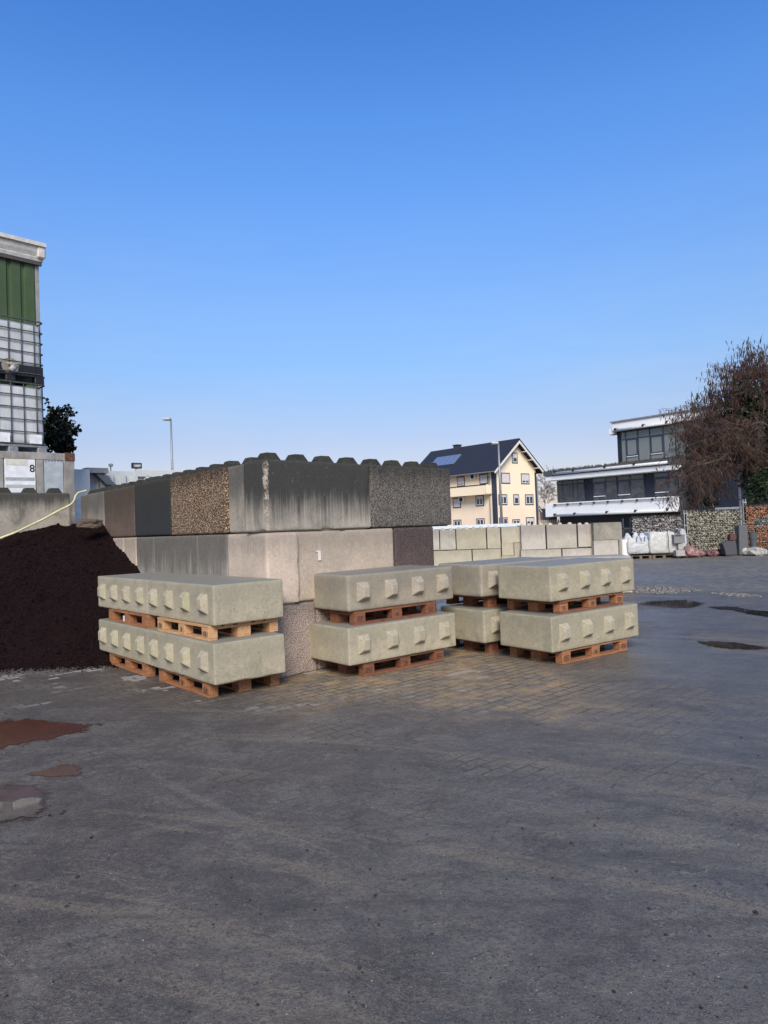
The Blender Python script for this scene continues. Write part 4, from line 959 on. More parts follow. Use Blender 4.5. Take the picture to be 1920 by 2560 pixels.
# metal palisade strip above first gabion
# big bags
BAG = N('white_woven_plastic'); _v = BAG.coord(); _w = BAG.noise(BAG.mapv(_v, (2.2, 2.2, 9)), 1.6, 5, .65, 1.2)
BAG = BAG.done(BAG.mix(BAG.rng(_w, .4, .65), (.60, .60, .58), (.44, .43, .41)), .6, BAG.bump(_w, .9, .06))
BAGC = plain('creamy_woven_plastic', (.50, .49, .44), .6); BLUE = plain('blue_strap', (.07, .16, .38), .6)
def bag(x0, x1, ytop, ybase, dep, label, mat, seed):
    a = D(x0, ybase, dep); b = D(x1, ybase, dep); t_ = D(x0, ytop, dep); W_ = b.x-a.x; h = t_.z-a.z
    o = empty('bulk_bag', ((a.x+b.x)/2, dep+W_/2, a.z), 0, label, 'bulk bag', 'white bulk bags on pallets')
    m_ = rough_box(W_, W_*.9, h, r=.07, seed=seed, wob=0, step=.05); out = []
    for x, y, z in m_.v:
        t = z/h; bul = 1+.10*math.sin(PI*min(1, t*1.05))-.06*t
        wr = .02*noise.noise(Vector((x*4+seed, y*4, z*14)))+.03*noise.noise(Vector((x*3, y*3, z*5+seed)))
        out.append((x*(bul)+wr*(1 if x > 0 else -1), y*bul-abs(wr), z+(.05*noise.noise(Vector((x*5, y*5, seed))) if t > .9 else 0)))
    m_.v = out; m_.build('bag_body', mat, o, smooth=True); return o, W_, h
pb_ = .13
b1, W1, H1 = bag(1571, 1626, 1346, 1386, 27.3, 'white bulk bag with blue lifting straps', BAG, 5)
m = MB()
for k, (x, d) in enumerate(((-.34, .2), (-.02, .22), (.22, .18), (.36, .1))):
    m.raw([(x-.16, -.3, H1-.04), (x+.16, -.3, H1-.04), (x+.02, -.2, H1+d), (x-.05, -.15, H1+d), (x-.16, -.12, H1-.04), (x+.16, -.12, H1-.04)], [(0, 1, 2, 3), (1, 5, 2), (0, 3, 4), (4, 3, 2, 5)])
m.build('bag_collar', BAG.copy() if False else BAG, b1)
m = MB()
for x in (-.0, .3): m.tube([(x-.09, -.47, H1-.12), (x-.07, -.42, H1+.02), (x, -.36, H1+.12), (x+.08, -.42, H1+.0), (x+.1, -.47, H1-.1)], .016, 6)
m.build('lifting_strap', BLUE, b1)
b2, W2, H2 = bag(1627, 1693, 1331, 1385, 27.2, 'creamy bulk bag with a dark strap, filled to the brim', BAGC, 9)
m = MB(); m.tube([(.16, -.62, .0), (.14, -.62, H2*.4), (.16, -.60, H2*.75), (.15, -.53, H2)], .013, 6); m.build('strap', BLACK, b2)
p = D(1566, 1349, 27.3); m = MB(); zb0 = D(1566, 1392, 27.3).z; m.tube([(0, 0, 0), (0, 0, p.z-max(0, zb0))], .2, 14); o = m.build('foil_roll', WHITE, smooth=False); o.location = (p.x, 27.6, max(0, zb0)); tag(o, 'small white roll standing at the left of the bulk bags', 'roll')
for k, (x0, x1) in enumerate(((1578, 1632), (1634, 1694))):
    a = D(x0, 1396, 27.25); b = D(x1, 1396, 27.25)
    o = pallet((a.x+b.x)/2, 27.75, 0, 0, ('weathered pallet under the bag with blue straps', 'weathered pallet under the creamy bag')[k], 3, (None, None, None)); o.scale.x = (b.x-a.x)/1.2; o['group'] = 'weathered pallets under the bulk bags'
def boulder(x0, x1, yt, ybs, dep, mat, label, seed, amp=.35, cat='boulder', name='boulder', fr=1.4):
    a = D(x0, ybs, dep); b = D(x1, yt, dep); h = b.z-max(0, a.z)
    m_ = MB(); lump(m_, (0, 0, 0), (b.x-a.x)/2, (b.x-a.x)/2.4, h*.62, seed, ICO3, amp, rot=0, fr=fr)
    o = m_.build(name, mat); o.location = ((a.x+b.x)/2, dep+.2, h*.42); return tag(o, label, cat)
boulder(1709, 1762, 1363, 1391, 27.2, stone_mat('pink_quartz', (.30, .15, .13), (.26, .12, .11), vein=(.42, .32, .27)), 'big reddish pink boulder beside the post box stone', 2.1, .45)
boulder(1774, 1802, 1370, 1388, 27.3, stone_mat('maroon_rock', (.16, .045, .05), (.14, .04, .05), vein=(.28, .16, .15)), 'maroon boulder left of the grey slab', 5.2)
boulder(1795, 1820, 1369, 1386, 27.6, stone_mat('maroon_rock_dark', (.14, .04, .05), (.12, .035, .045)), 'darker maroon boulder touching the grey slab', 7.4)
boulder(1756, 1782, 1376, 1387, 27.7, stone_mat('dusty_pink_rock', (.20, .13, .11), (.16, .10, .09)), 'low dusty pink stone between the two red boulders', 9.4, .3)
boulder(1868, 1924, 1368, 1390, 26.9, stone_mat('white_dark_rock', (.50, .48, .40), (.40, .38, .32), vein=(.05, .055, .05), scale=12), 'white and dark flecked rock at the right edge', 4.4, .5)
SLAB = stone_mat('grey_slate', (.085, .088, .09), (.07, .072, .075), scale=14)
def poly_thing(name, pts, dep, th, mat, label, cat, bev=.012):
    q_ = [D(*ZA(*p), dep) for p in pts]; ox = sum(p.x for p in q_)/len(q_); z0 = min(p.z for p in q_)
    m_ = MB(); m_.prism([(p.x-ox, p.z-z0) for p in q_], 0, th); o = m_.build(name, mat, bevel=bev); o.location = (ox, dep, max(0, z0)); return tag(o, label, cat)
poly_thing('stone_slab', ((1135, 455), (1200, 432), (1290, 428), (1308, 585), (1175, 585), (1160, 520)), 27.1, .35, SLAB, 'dark grey stone slab with a flared top', 'stone slab')
m = MB(); q = D(*ZA(1245, 520), 27.09); m.box(-.02, .02, -.004, 0, -.05, .04); 
poly_thing('red_stone', ((1225, 440), (1225, 370), (1262, 355), (1300, 372), (1300, 440)), 27.6, .25, stone_mat('red_block', (.13, .05, .045), (.11, .045, .04)), 'dull red rounded stone behind the flared slab', 'stone', .02).location.z = 0.58
COLM = N('ribbed_grey_stone'); _v = COLM.coord(); _w = COLM.n('TexWave', {'Vector': _v, 'Scale': 7.0, 'Distortion': .8, 'Detail': 2}, bands_direction='Z').outputs['Fac']
COLM = COLM.done(COLM.mix(_w, (.07, .075, .078), (.16, .165, .165)), .8, COLM.bump(_w, .6, .02))
poly_thing('stone_pillar', ((1330, 585), (1325, 245), (1420, 240), (1440, 585)), 27.5, .35, COLM, 'tall ribbed grey stone pillar in front of the post', 'stone pillar')
p = G(1861, 1388); a = D(1850, 1380, p.y); b = D(1871, 1380, p.y); r_ = (b.x-a.x)/2
m = MB(); lump(m, (0, 0, 0), r_, r_, r_, 1, ICO3, 0); o = m.build('stone_ball', plain('pale_pink_stone', (.48, .42, .39), .7, bump=.2), smooth=True); o.location = (p.x, p.y, r_*.98); tag(o, 'pale stone ball at the foot of the ribbed pillar', 'stone ball')
# vase of dark grey stone
a = D(*ZA(1480, 470), 27.3); m = MB(); w_ = (D(*ZA(1565, 470), 27.3).x-a.x)/2
m.tube([(0, 0, 0), (0, 0, .34), (0, 0, .36), (0, 0, .62), (0, 0, .62), (0, 0, .45)], [w_*.75, w_*.95, w_*1.05, w_*1.15, w_*.9, w_*.8], 16)
o = m.build('stone_vase', stone_mat('dark_vase', (.09, .10, .11), (.07, .08, .085)), smooth=False); o.location = (a.x+w_, 27.5, D(*ZA(1520, 510), 27.3).z-.0); tag(o, 'dark grey stone vase standing on the white flecked rock', 'vase')
# stone post box: slotted box on column on base
cx_ = D(*ZA(640, 590), 27.0); pbx = empty('stone_post_box', (cx_.x, 27.0, 0), 0, 'grey stone post box with slot on a short column', 'post box')
def zr(x0, x1, y0, y1, nm, th, yo, mat, bev=.01):
    a_, b_ = D(*ZA(x0, y1), 27.0), D(*ZA(x1, y0), 27.0); return MB().box(a_.x-cx_.x, b_.x-cx_.x, yo, yo+th, max(0, a_.z), b_.z).build(nm, mat, pbx, bevel=bev)
SG = plain('rough_grey_stone', (.20, .20, .19), .85, bump=.4); SGL = plain('light_stone', (.34, .33, .30), .85, bump=.4)
zr(580, 700, 350, 455, 'box', .3, 0, SG); zr(588, 660, 358, 372, 'slot', .02, -.012, BLACK, .001); zr(635, 690, 455, 530, 'column', .2, .05, SGL); zr(600, 700, 530, 602, 'base', .35, -.03, SGL)
# white foil wrapped item leaning behind
poly_thing('foil_wrapped_stack', ((650, 440), (655, 300), (690, 290), (720, 330), (735, 470), (690, 520), (650, 520)), 27.6, .3, BAG, 'white foil wrapped bundle behind the post box stone', 'bundle', .04).location.z = .35

# ================================================================= CREAM HOUSE
ahs = .7; hC = D(*Z5(848, 515), 90); hO = Vector((hC.x, hC.y, 0))
def gx(x, y): p = PL(*Z5(x, y), hO, ahs); return along(p, hO, ahs), p.z
def sy(x, y): p = PL(*Z5(x, y), hO, ahs+PI/2); return along(p, hO, ahs+PI/2), p.z
hs = empty('cream_house', tuple(hO), ahs, 'three storey cream house with steep dark roof and solar panels', 'house')
def cream():
    n = N('cream_render'); v = n.n('TexCoord').outputs['Object']; z = n.n('SeparateXYZ', {0: v}).outputs[2]
    f = n.mul(n.noise(v, .5, 3), n.mul(z, .12), 'ADD')
    return n.done(n.mix(n.rng(f, .6, 1.3), (.93, .70, .50), (.94, .78, .54)), .9)
CREAM = cream(); DBR = plain('dark_brown_trim', (.05, .035, .035), .6); SHUT = plain('roller_shutter', (.68, .62, .58), .6)
def tile():
    n = N('dark_roof_tiles'); v = n.n('TexCoord').outputs['Object']
    wv = n.n('TexWave', {'Vector': v, 'Scale': 1.1, 'Distortion': 0}, bands_direction='Z').outputs['Fac']
    wy = n.n('TexWave', {'Vector': v, 'Scale': 1.4, 'Distortion': 0}, bands_direction='Y').outputs['Fac']
    c = n.mix(n.mul(wv, .5), (.022, .023, .032), (.04, .042, .055)); return n.done(c, .6, n.bump(n.mul(wv, wy, 'ADD'), .5, .05), spec=.3)
TILE = tile()
eave = hC.z; wR = gx(1305, 540)[0]; apx, apz = gx(1125, 190)
lenH = sy(80, 600)[0]; lenH = max(lenH, 24)
th_r = .28
_ro = hO+Vector((math.cos(ahs), math.sin(ahs), 0))*wR/2; _rp = PL(*Z5(165, 352), _ro, ahs+PI/2); lenH = along(_rp, _ro, ahs+PI/2)-.9
ov = .9; slope = (apz-eave+.12)/(wR/2+ov)
xl, xr = -ov, wR+ov; zl = apz-slope*(wR/2+ov)
m = MB(); m.prism([(0, 0), (wR, 0), (wR, zl+slope*ov-.05), (wR/2, apz-.1), (0, zl+slope*ov-.05)], .0, lenH); m.build('wall', CREAM, hs)

m = MB(); m.prism([(xl, zl), (wR/2, apz), (wR/2, apz+th_r), (xl-.1, zl+th_r*.6)], -ov, lenH+ov)
m.prism([(wR/2, apz), (xr, zl), (xr+.1, zl+th_r*.6), (wR/2, apz+th_r)], -ov, lenH+ov); m.build('roof', TILE, hs)
m = MB(); m.prism([(xl, zl-.02), (wR/2, apz-.02), (wR/2, apz-.38), (xl+.1, zl-.25)], -ov-.04, -ov+.06); m.prism([(wR/2, apz-.02), (xr, zl-.02), (xr-.1, zl-.25), (wR/2, apz-.38)], -ov-.04, -ov+.06); m.build('barge_board', plain('white_barge', (.75, .72, .64), .6), hs)
m = MB()
for t in (.25, .5, .75, .95): 
    xx = wR/2+(wR/2+ov)*t; zz = apz-slope*(wR/2+ov)*t-.3; m.box(xx-.1, xx+.1, -ov, 0, zz-.12, zz)
m.build('purlin_ends', plain('white_purlin', (.72, .69, .62), .6), hs)
m = MB(); m.tube([(xl-.1, -ov, zl), (xl-.1, lenH+ov, zl)], .09, 8); m.build('gutter', GALV, hs)
m = MB(); m.box(-.10, .42, -.05, .35, 0, eave-.1); m.build('corner_band', plain('navy_corner', (.03, .035, .06), .6), hs)
m = MB(); m.box(wR-.25, wR+.08, -.05, .3, 0, eave); m.build('corner_band', plain('navy_corner_right', (.03, .035, .06), .6), hs)
m = MB(); m.tube([(-.6, .9, eave-.1), (-.15, .7, eave-.7), (-.15, .7, 0)], .07, 8); m.build('downpipe', GALV, hs)
m = MB(); m.tube([(xr, -.3, zl), (wR+.15, -.1, eave-.7), (wR+.15, -.1, 0)], .07, 8); m.build('downpipe', GALV, hs)
def house_win(face, x0, y0, x1, y1, shut, ztop_=None, zbot=None, split=True):
    f = gx if face == 'g' else sy
    (a, za), (b, zb1) = f(x0, y0), f(x1, y1); zhi = (za+f(x1, y0)[1])/2; zlo = (zb1+f(x0, y1)[1])/2
    if zbot is not None: zlo = zbot
    if a > b: a, b = b, a
    def bx(u0, u1, d0, d1, z0, z1, nm, mat, par):
        m_ = MB()
        if face == 'g': m_.box(u0, u1, -d1, -d0, z0, z1)
        else: m_.box(-d1, -d0, u0, u1, z0, z1)
        return m_.build(nm, mat, par)
    fr = .11 if b-a < 1.1 else .13
    wn = bx(a, b, .0, .04, zlo, zhi, 'window', DBR, hs)
    bx(a+fr, b-fr, .04, .055, zlo+fr, zhi-fr, 'frame', WHITE, wn)
    zs = zhi-fr-(zhi-zlo-2*fr)*shut
    if shut > .02: bx(a+fr+.03, b-fr-.03, .055, .085, zs, zhi-fr, 'shutter', SHUT, wn)
    if shut < .95:
        if split and b-a > 1.3:
            mid_ = (a+b)/2
            for u0, u1 in ((a+fr+.1, mid_-.06), (mid_+.06, b-fr-.1)): bx(u0, u1, .055, .065, zlo+fr+.1, zs-.06, 'pane', GLASS, wn)
        else: bx(a+fr+.1, b-fr-.1, .055, .065, zlo+fr+.1, zs-.06, 'pane', GLASS, wn)
for r_ in ((1043, 312, 1110, 430, .45, False), (928, 532, 1027, 652, 1.0, True), (1143, 540, 1238, 657, .68, True), (897, 767, 997, 885, .15, True), (1060, 767, 1127, 885, .25, False), (1188, 768, 1284, 885, .12, True)):
    house_win('g', *r_[:4], r_[4], split=r_[5])
for r_ in ((905, 1020, 1003, 1100, .0), (1050, 1040, 1135, 1100, .0), (1197, 1017, 1290, 1090, .35)): house_win('g', *r_[:4], r_[4], zbot=.9)
for r_ in ((447, 572, 535, 682, .72), (692, 542, 790, 655, .85), (403, 805, 492, 918, 1.0), (650, 775, 745, 897, .25)): house_win('s', *r_[:4], r_[4])
for r_ in ((410, 1045, 498, 1125, .0), (657, 1030, 752, 1115, .0)): house_win('s', *r_[:4], r_[4], zbot=.7)
# balcony on the long side
ya, _ = sy(828, 700); zc_ = sy(600, 680)[1]; zd_ = sy(600, 785)[1]
m = MB(); m.box(-1.3, 0, ya, lenH, zd_-.0, zd_+.12); m.box(-1.35, -1.2, ya, lenH, zd_, zc_-.08); m.box(-1.3, 0, ya, ya+.12, zd_, zc_-.08); m.build('balcony', CREAM, hs)
m = MB(); m.box(-1.4, -1.15, ya-.05, lenH, zc_-.08, zc_+.03); m.build('balcony_rail', DBR, hs)
for (x0, y0, x1, y1) in ((608, 550, 662, 600), (482, 800, 540, 850)):
    (a, za), (b, zb1) = sy(x0, y0), sy(x1, y1)
    m = MB(); m.box(-.38, -.02, min(a, b), max(a, b), zb1, za); u_ = m.build('air_conditioner', WHITE, hs, bevel=.03)
    m = MB(); cy_ = (a+b)/2; m.tube([(-.40, cy_, (za+zb1)/2), (-.382, cy_, (za+zb1)/2)], .3, 14); m.build('fan', NAVY, u_)
# solar panels on the left roof slope
def roofpt(x, y):
    # intersect ray with left slope plane
    d = ray(*Z5(x, y)); ca, sa = math.cos(ahs), math.sin(ahs)
    # local x = (p-o).u ; z = zl + slope*(x-xl)
    ox = -(hO.x*ca+hO.y*sa); k = d[0]*ca+d[1]*sa
    # CH + d2 t = zl + slope*(k t + ox - xl)
    t = (zl+slope*(ox-xl)-CH)/(d[2]-slope*k); p = Vector((d[0]*t, d[1]*t, CH+d[2]*t))
    return (p.x-hO.x)*ca+(p.y-hO.y)*sa, -(p.x-hO.x)*sa+(p.y-hO.y)*ca, p.z
cs_ = [roofpt(172, 408), roofpt(497, 357), roofpt(420, 462), roofpt(245, 468)]
y1s, y0s = max(c[1] for c in cs_), min(c[1] for c in cs_)
xa_, xb_ = roofpt(415, 462)[0], roofpt(495, 357)[0]
PV = N('solar_cells'); PV = PV.done((.15, .19, .28), .2, None, 0, .5, Coat_Weight=1.0)  # cell colour lightened to carry the glare of the sky
nvec = Vector((-slope, 0, 1)).normalized()
ys0 = roofpt(455, 410)[1]; ys1 = roofpt(200, 430)[1]
for k in range(5):
    u0 = ys0+(ys1-ys0)*(k+.04)/5; u1 = ys0+(ys1-ys0)*(k+.93)/5
    pts = [(x, y, zl+slope*(x-xl)+th_r*1.0) for x, y in ((xa_, u0), (xb_, u0), (xb_, u1), (xa_, u1))]
    m = MB(); top_ = [Vector(p)+nvec*.12 for p in pts]; m.raw(list(map(Vector, pts))+top_, [(0, 1, 2, 3), (7, 6, 5, 4), (0, 4, 5, 1), (1, 5, 6, 2), (2, 6, 7, 3), (3, 7, 4, 0)]); m.build('solar_panel', PV, hs)
    if k < 4: pass
yc = roofpt(432, 300)[1]; m = MB(); m.box(wR/2-.4, wR/2+.4, yc-.4, yc+.4, apz-.6, apz+.55); m.box(wR/2-.5, wR/2+.5, yc-.5, yc+.5, apz+.55, apz+.66); m.build('chimney', plain('slate_chimney', (.04, .04, .05), .8), hs)
# low white shed in front of the house, fence, cream annex, dark container, far bare tree
a = D(*Z5(190, 1118), 60); b = D(*Z5(1160, 1112), 60)
o = empty('white_shed', (a.x, 60, 0), 0, 'low white flat roofed shed below the cream house', 'building')
MB().box(0, b.x-a.x, 0, 8, 0, a.z-.25).build('wall', WHITE, o); MB().box(-.15, b.x-a.x+.1, -.2, 8.2, a.z-.25, a.z+.02).build('roof', plain('pale_roof_sheet', (.6, .64, .66), .5), o)
a = D(*Z5(1345, 932), 110); b = D(*Z5(1447, 932), 110)
o = empty('cream_annex', (a.x, 110, 0), 0, 'small cream building between the house and the office', 'building'); MB().box(0, b.x-a.x, 0, 8, 0, a.z).build('wall', CREAM, o); MB().box(-.1, b.x-a.x+.1, -.15, 8.1, a.z, a.z+.2).build('roof', WHITE, o)
MB().box(.1, .9, -.06, 0, 0, a.z-.4).build('door', plain('maroon_door', (.14, .07, .07), .6), o)
a = D(*Z5(1446, 926), 62); b = D(*Z5(1530, 926), 62)
o = empty('dark_container', (a.x, 62, 0), 0, 'dark container beside the office, left of its white terrace', 'container'); m = MB(); m.box(0, b.x-a.x, 0, 2.4, 0, a.z-.1)
m.build('body', plain('dark_slate_paint', (.035, .04, .04), .6), o); m = MB(); m.box(-.06, b.x-a.x+.06, -.06, 2.46, a.z-.1, a.z+.05); m.build('top_frame', plain('dark_frame', (.025, .03, .03), .6), o); m = MB()
x = .1
while x < b.x-a.x: m.box(x, x+.1, -.04, 0, .1, a.z-.2); x += .25
m.build('ribs', plain('dark_slate_rib', (.045, .05, .05), .6), o)
a = D(*Z5(1335, 1052), 58); b = D(*Z5(1560, 1048), 58); o = empty('wooden_fence', (a.x, 58, 0), 0, 'low pale wooden fence below the office corner', 'fence'); m = MB(); x = 0
while x < b.x-a.x: m.box(x, x+.1, 0, .03, 0, a.z+rnd.uniform(-.03, .03)); x += .16
m.build('pickets', plain('pale_fence_wood', (.36, .30, .23), .8), o); m = MB(); m.box(0, b.x-a.x, .032, .08, .5, .6); m.box(0, b.x-a.x, .032, .08, a.z-.35, a.z-.25); m.build('rails', plain('fence_rail', (.32, .27, .2), .8), o)

# ---- bare branching trees
def branches(rr, start, dirv, length, rad, depth, out, ends, spread=.5, droop=0.0, kids=3, minr=.006, curve=.25):
    pts = [start]; rads = [rad]; p = Vector(start); d = Vector(dirv).normalized(); n_ = 5; kidpts = []
    for i in range(n_):
        d = (d+Vector((rr.gauss(0, curve), rr.gauss(0, curve), rr.gauss(0, curve)-droop))*.35).normalized()
        p = p+d*length/n_; r = max(minr, rad*(1-.55*(i+1)/n_)); pts.append(p.copy()); rads.append(r); kidpts.append((p.copy(), d.copy(), r))
    out.append((pts, rads, depth))
    if depth <= 0: ends.append((pts, d)); return
    for k in range(kids):
        i = min(n_-1, 1+int(rr.random()*(n_-1))); q_, dd, r = kidpts[i]
        if k == 0: q_, dd, r = kidpts[-1]
        nd = (dd+Vector((rr.gauss(0, spread), rr.gauss(0, spread), rr.gauss(0, spread)))).normalized()
        branches(rr, q_, nd, length*rr.uniform(.6, .8), r*.8, depth-1, out, ends, spread, droop, kids, minr, curve)
rr = random.Random(12); out = []; ends = []
tb = D(*Z5(1475, 1000), 105); 
branches(rr, Vector((tb.x, 105, 0)), (0, 0, 1), 3.6, .22, 5, out, ends, .42, 0, 4, .018)
m = MB(); off = Vector((tb.x, 105, 0))
root = empty('bare_tree', tuple(off), 0, 'small leafless tree in the distance between house and office', 'tree')
mt_ = MB()
for pts, rads, dp in out: (mt_ if dp == 5 else m).tube([Vector(p)-off for p in pts], rads, 4, False)
mt_.build('trunk', plain('pale_bark', (.16, .13, .11), .9), root); m.build('crown', plain('pale_twigs', (.17, .14, .125), .9), root)

# ================================================================= OFFICE BUILDING
ao = .7; af = ao-PI/2      # local +x to the right along the facade, -y outward
oC = D(*Z6(1560, 1190), 50); oO = Vector((oC.x, oC.y, 0))
def fx(x, y, back=0.0):
    o_ = oO+Vector((math.cos(ao), math.sin(ao), 0))*back
    p = PL(*Z6(x, y), o_, af); return along(p, o_, af), p.z
of = empty('office_building', tuple(oO), af, 'modern white and navy office building with window bands and a green roof', 'office building')
xL = fx(150, 1200)[0]; z_b0 = fx(800, 1410)[1]; z_b1 = fx(800, 1245)[1]; z_w1 = fx(800, 965)[1]; z_f0 = z_w1; z_f1 = fx(800, 845)[1]
MB().box(xL, 0, .25, 12, 0, z_f1-.1).build('wall', NAVY, of)
m = MB(); m.box(xL-.55, .0, -.9, .25, z_b0, z_b1); m.build('white_terrace_band', WHITE, of, bevel=.02)
m = MB(); m.box(xL-.5, .1, -.8, .3, z_f0-.0, z_f1-.42); m.build('white_fascia', WHITE, of, bevel=.02)
m = MB(); m.box(xL-.6, .15, -.9, 12, z_f1-.4, z_f1); m.build('roof_edge', plain('grey_roof_edge', (.075, .08, .085), .5), of)
# green roof tufts
m = MB(); rr = random.Random(3)
for i in range(2600):
    x = rr.uniform(xL-.4, 0); y = rr.uniform(-.7, 2.5); h_ = rr.uniform(.05, .22)*(1.0+.9*max(0, noise.noise(Vector((x*.8, y, 0)))))
    a_ = rr.random()*PI; dx_, dy_ = .05*math.cos(a_), .05*math.sin(a_); tx, ty = rr.gauss(0, .08), rr.gauss(0, .08)
    m.raw([(x-dx_, y-dy_, z_f1), (x+dx_, y+dy_, z_f1), (x+tx, y+ty, z_f1+h_)], [(0, 1, 2)])
m.build('green_roof', leaf_mat('dry_sedum', (.10, .055, .035), (.13, .11, .05)), of)
# white rolls (awnings) with brackets
def roll(x0, y0, x1, y1, nm, brk, off_=-.95, r=.11):
    a_ = fx(x0, y0, 0); b_ = fx(x1, y1, 0); zz = (a_[1]+b_[1])/2
    m_ = MB(); m_.tube([(a_[0], off_, zz), (b_[0], off_, zz)], r, 10); u_ = m_.build(nm, plain('awning_cassette', (.6, .61, .59), .4), of, smooth=True)
    for t in brk:
        xx = a_[0]+(b_[0]-a_[0])*t; MB().box(xx-.07, xx+.07, off_-.14, off_+.12, zz+.02, zz+.17).build('bracket', BLACK, u_)
roll(190, 955, 1500, 800, 'awning', (.02, .2, .49, .74)); roll(200, 1425, 1540, 1360, 'awning', (.01, .2, .49, .73, .98))
a_ = fx(190, 1290); b_ = fx(1540, 1200); m = MB(); m.tube([(a_[0], -1.0, z_b1-.12), (b_[0], -1.0, z_b1-.12)], .035, 6); hr = m.build('handrail', GALV, of)
for k in range(9): xx = a_[0]+(b_[0]-a_[0])*(k+.15)/8.3; MB().box(xx-.05, xx+.05, -1.05, -.9, z_b1-.2, z_b1-.06).build('rail_clip', BLACK, hr)
def win(x0, y0, x1, y1, gm_, cols, tr=.25, z0=None, z1=None, back=.25, sash=(), blind=False):
    a_ = fx(x0, y1, back)[0]; b_ = fx(x1, y1, back)[0]
    z0 = fx((x0+x1)/2, y1, back)[1] if z0 is None else z0; z1 = fx((x0+x1)/2, y0, back)[1] if z1 is None else z1
    yb = back
    wn = MB().box(a_, b_, yb-.05, yb-.012, z0, z1).build('window', plain('anthracite_frame', (.05, .058, .075), .5), of)
    zt_ = z1-(z1-z0)*tr; n_ = len(cols)-1
    for i in range(n_):
        u0 = a_+(b_-a_)*cols[i]+.06; u1 = a_+(b_-a_)*cols[i+1]-.06
        MB().box(u0, u1, yb-.06, yb-.052, zt_+.05, z1-.08).build('pane', gm_, wn)
        if i in sash:
            zs = z0+(zt_-z0)*.28
            MB().box(u0, u1, yb-.09, yb-.052, zs-.05, zt_-.03).build('sash', plain('sash_frame', (.045, .05, .07), .5), wn)
            MB().box(u0+.09, u1-.09, yb-.1, yb-.092, zs+.05, zt_-.12).build('pane', gm_, wn)
            MB().box(u0, u1, yb-.14, yb-.08, zs-.1, zs-.052).build('sill', WHITE, wn)
            MB().box(u0, u1, yb-.06, yb-.052, z0+.06, zs-.14).build('pane', gm_, wn)
        else: MB().box(u0, u1, yb-.06, yb-.052, z0+.06, zt_-.05).build('pane', gm_, wn)
    if blind:
        m_ = MB(); z = z0+.05
        while z < z1-.05: m_.box(a_, b_, yb-.16, yb-.12, z, z+.012); z += .11
        m_.build('blind', plain('blind_slat', (.08, .09, .11), .5), wn)
    return wn
zw0, zw1 = z_b1+.05, z_f0-.02
win(160, 1000, 475, 1240, GLASS, (0, .22, .60, .76, 1), .2, zw0, zw1, sash=(), blind=True)
win(575, 960, 850, 1220, GLASS, (0, .55, 1), .22, zw0, zw1, sash=(0,))
win(858, 920, 1165, 1200, GLASS, (0, .5, 1), .22, zw0, zw1, sash=(0,))
win(1280, 880, 1560, 1180, GLASS, (0, .62, 1), .22, zw0, zw1, sash=(0,))
# upper storey
ub = 1.6
uxL, ut = fx(835, 350, ub); uR = uxL+14; uz0 = z_f1; u1_ = fx(900, 470, ub)[1]; uf0 = fx(1100, 400, ub)[1]; ut = fx(1100, 305, ub)[1]; uwb = fx(1100, 735, ub)[1]
MB().box(uxL, uR, ub, 12, uz0, ut-.25).build('upper_wall', NAVY, of)
MB().box(uxL-.1, uR, ub-.5, ub+.1, uf0-.12, ut-.1).build('upper_fascia', WHITE, of, bevel=.02)
MB().box(uxL-.2, uR, ub-.62, 12, ut-.1, ut).build('upper_roof', plain('upper_roof_edge', (.22, .23, .24), .5), of)
MB().box(uxL-.5, uxL-.02, ub-.4, ub+.3, fx(810, 495, ub)[1], fx(810, 430, ub)[1]).build('awning_box', WHITE, of, bevel=.02)
a_ = fx(860, 430, ub); b_ = fx(1520, 335, ub); m = MB(); zz = (a_[1]+b_[1])/2-.15; m.tube([(a_[0], ub-.65, zz), (b_[0], ub-.65, zz)], .11, 10); u_ = m.build('awning', plain('awning_cassette_upper', (.6, .61, .59), .4), of, smooth=True)
for t in (.03, .53, .93): xx = a_[0]+(b_[0]-a_[0])*t; MB().box(xx-.07, xx+.07, ub-.8, ub-.52, zz+.02, zz+.17).build('bracket', BLACK, u_)
win(900, 470, 1640, 745, GLASSC, (0, .08, .28, .47, .68, .86, 1), .27, uz0+.25, u1_+.1, back=ub, sash=(1, 3))
# gray post and recessed right wing behind the tree
MB().box(.05, .35, -.1, .3, 0, z_f0).build('column', plain('anthracite_column', (.06, .065, .075), .5), of)
MB().box(.35, 14, 1.2, 12, 0, uz0+.1).build('right_wing', NAVY, of)
q0 = D(*Z7(640, 1600), 46)
MB().box(2.0, 9, 1.0, 1.25, 1.2, 2.1).build('base_strip', plain('pale_base', (.34, .35, .34), .7), of)
wn = MB().box(4.3, 6.2, 1.1, 1.19, 2.6, 5.0).build('window', plain('wing_frame', (.03, .04, .05), .5), of); MB().box(4.4, 6.1, 1.085, 1.095, 2.7, 4.9).build('pane', GLASS, wn); MB().box(4.3, 6.2, 1.0, 1.1, 2.5, 2.58).build('sill', WHITE, wn)
# flagpole
t_ = D(*Z7(770, 740), 34); b_ = D(*Z7(805, 1630), 34); o = empty('flagpole', (b_.x, 34, 0), 0, 'thin white pole rising through the bare tree', 'pole')
m = MB(); m.tube([(0, 0, 0), (0, 0, t_.z)], [.06, .045], 8); m.build('pole', WHITE, o, smooth=True); m = MB(); m.tube([(0, 0, t_.z), (0, 0, t_.z+.1)], [.08, .06], 8); m.build('cap', WHITE, o)

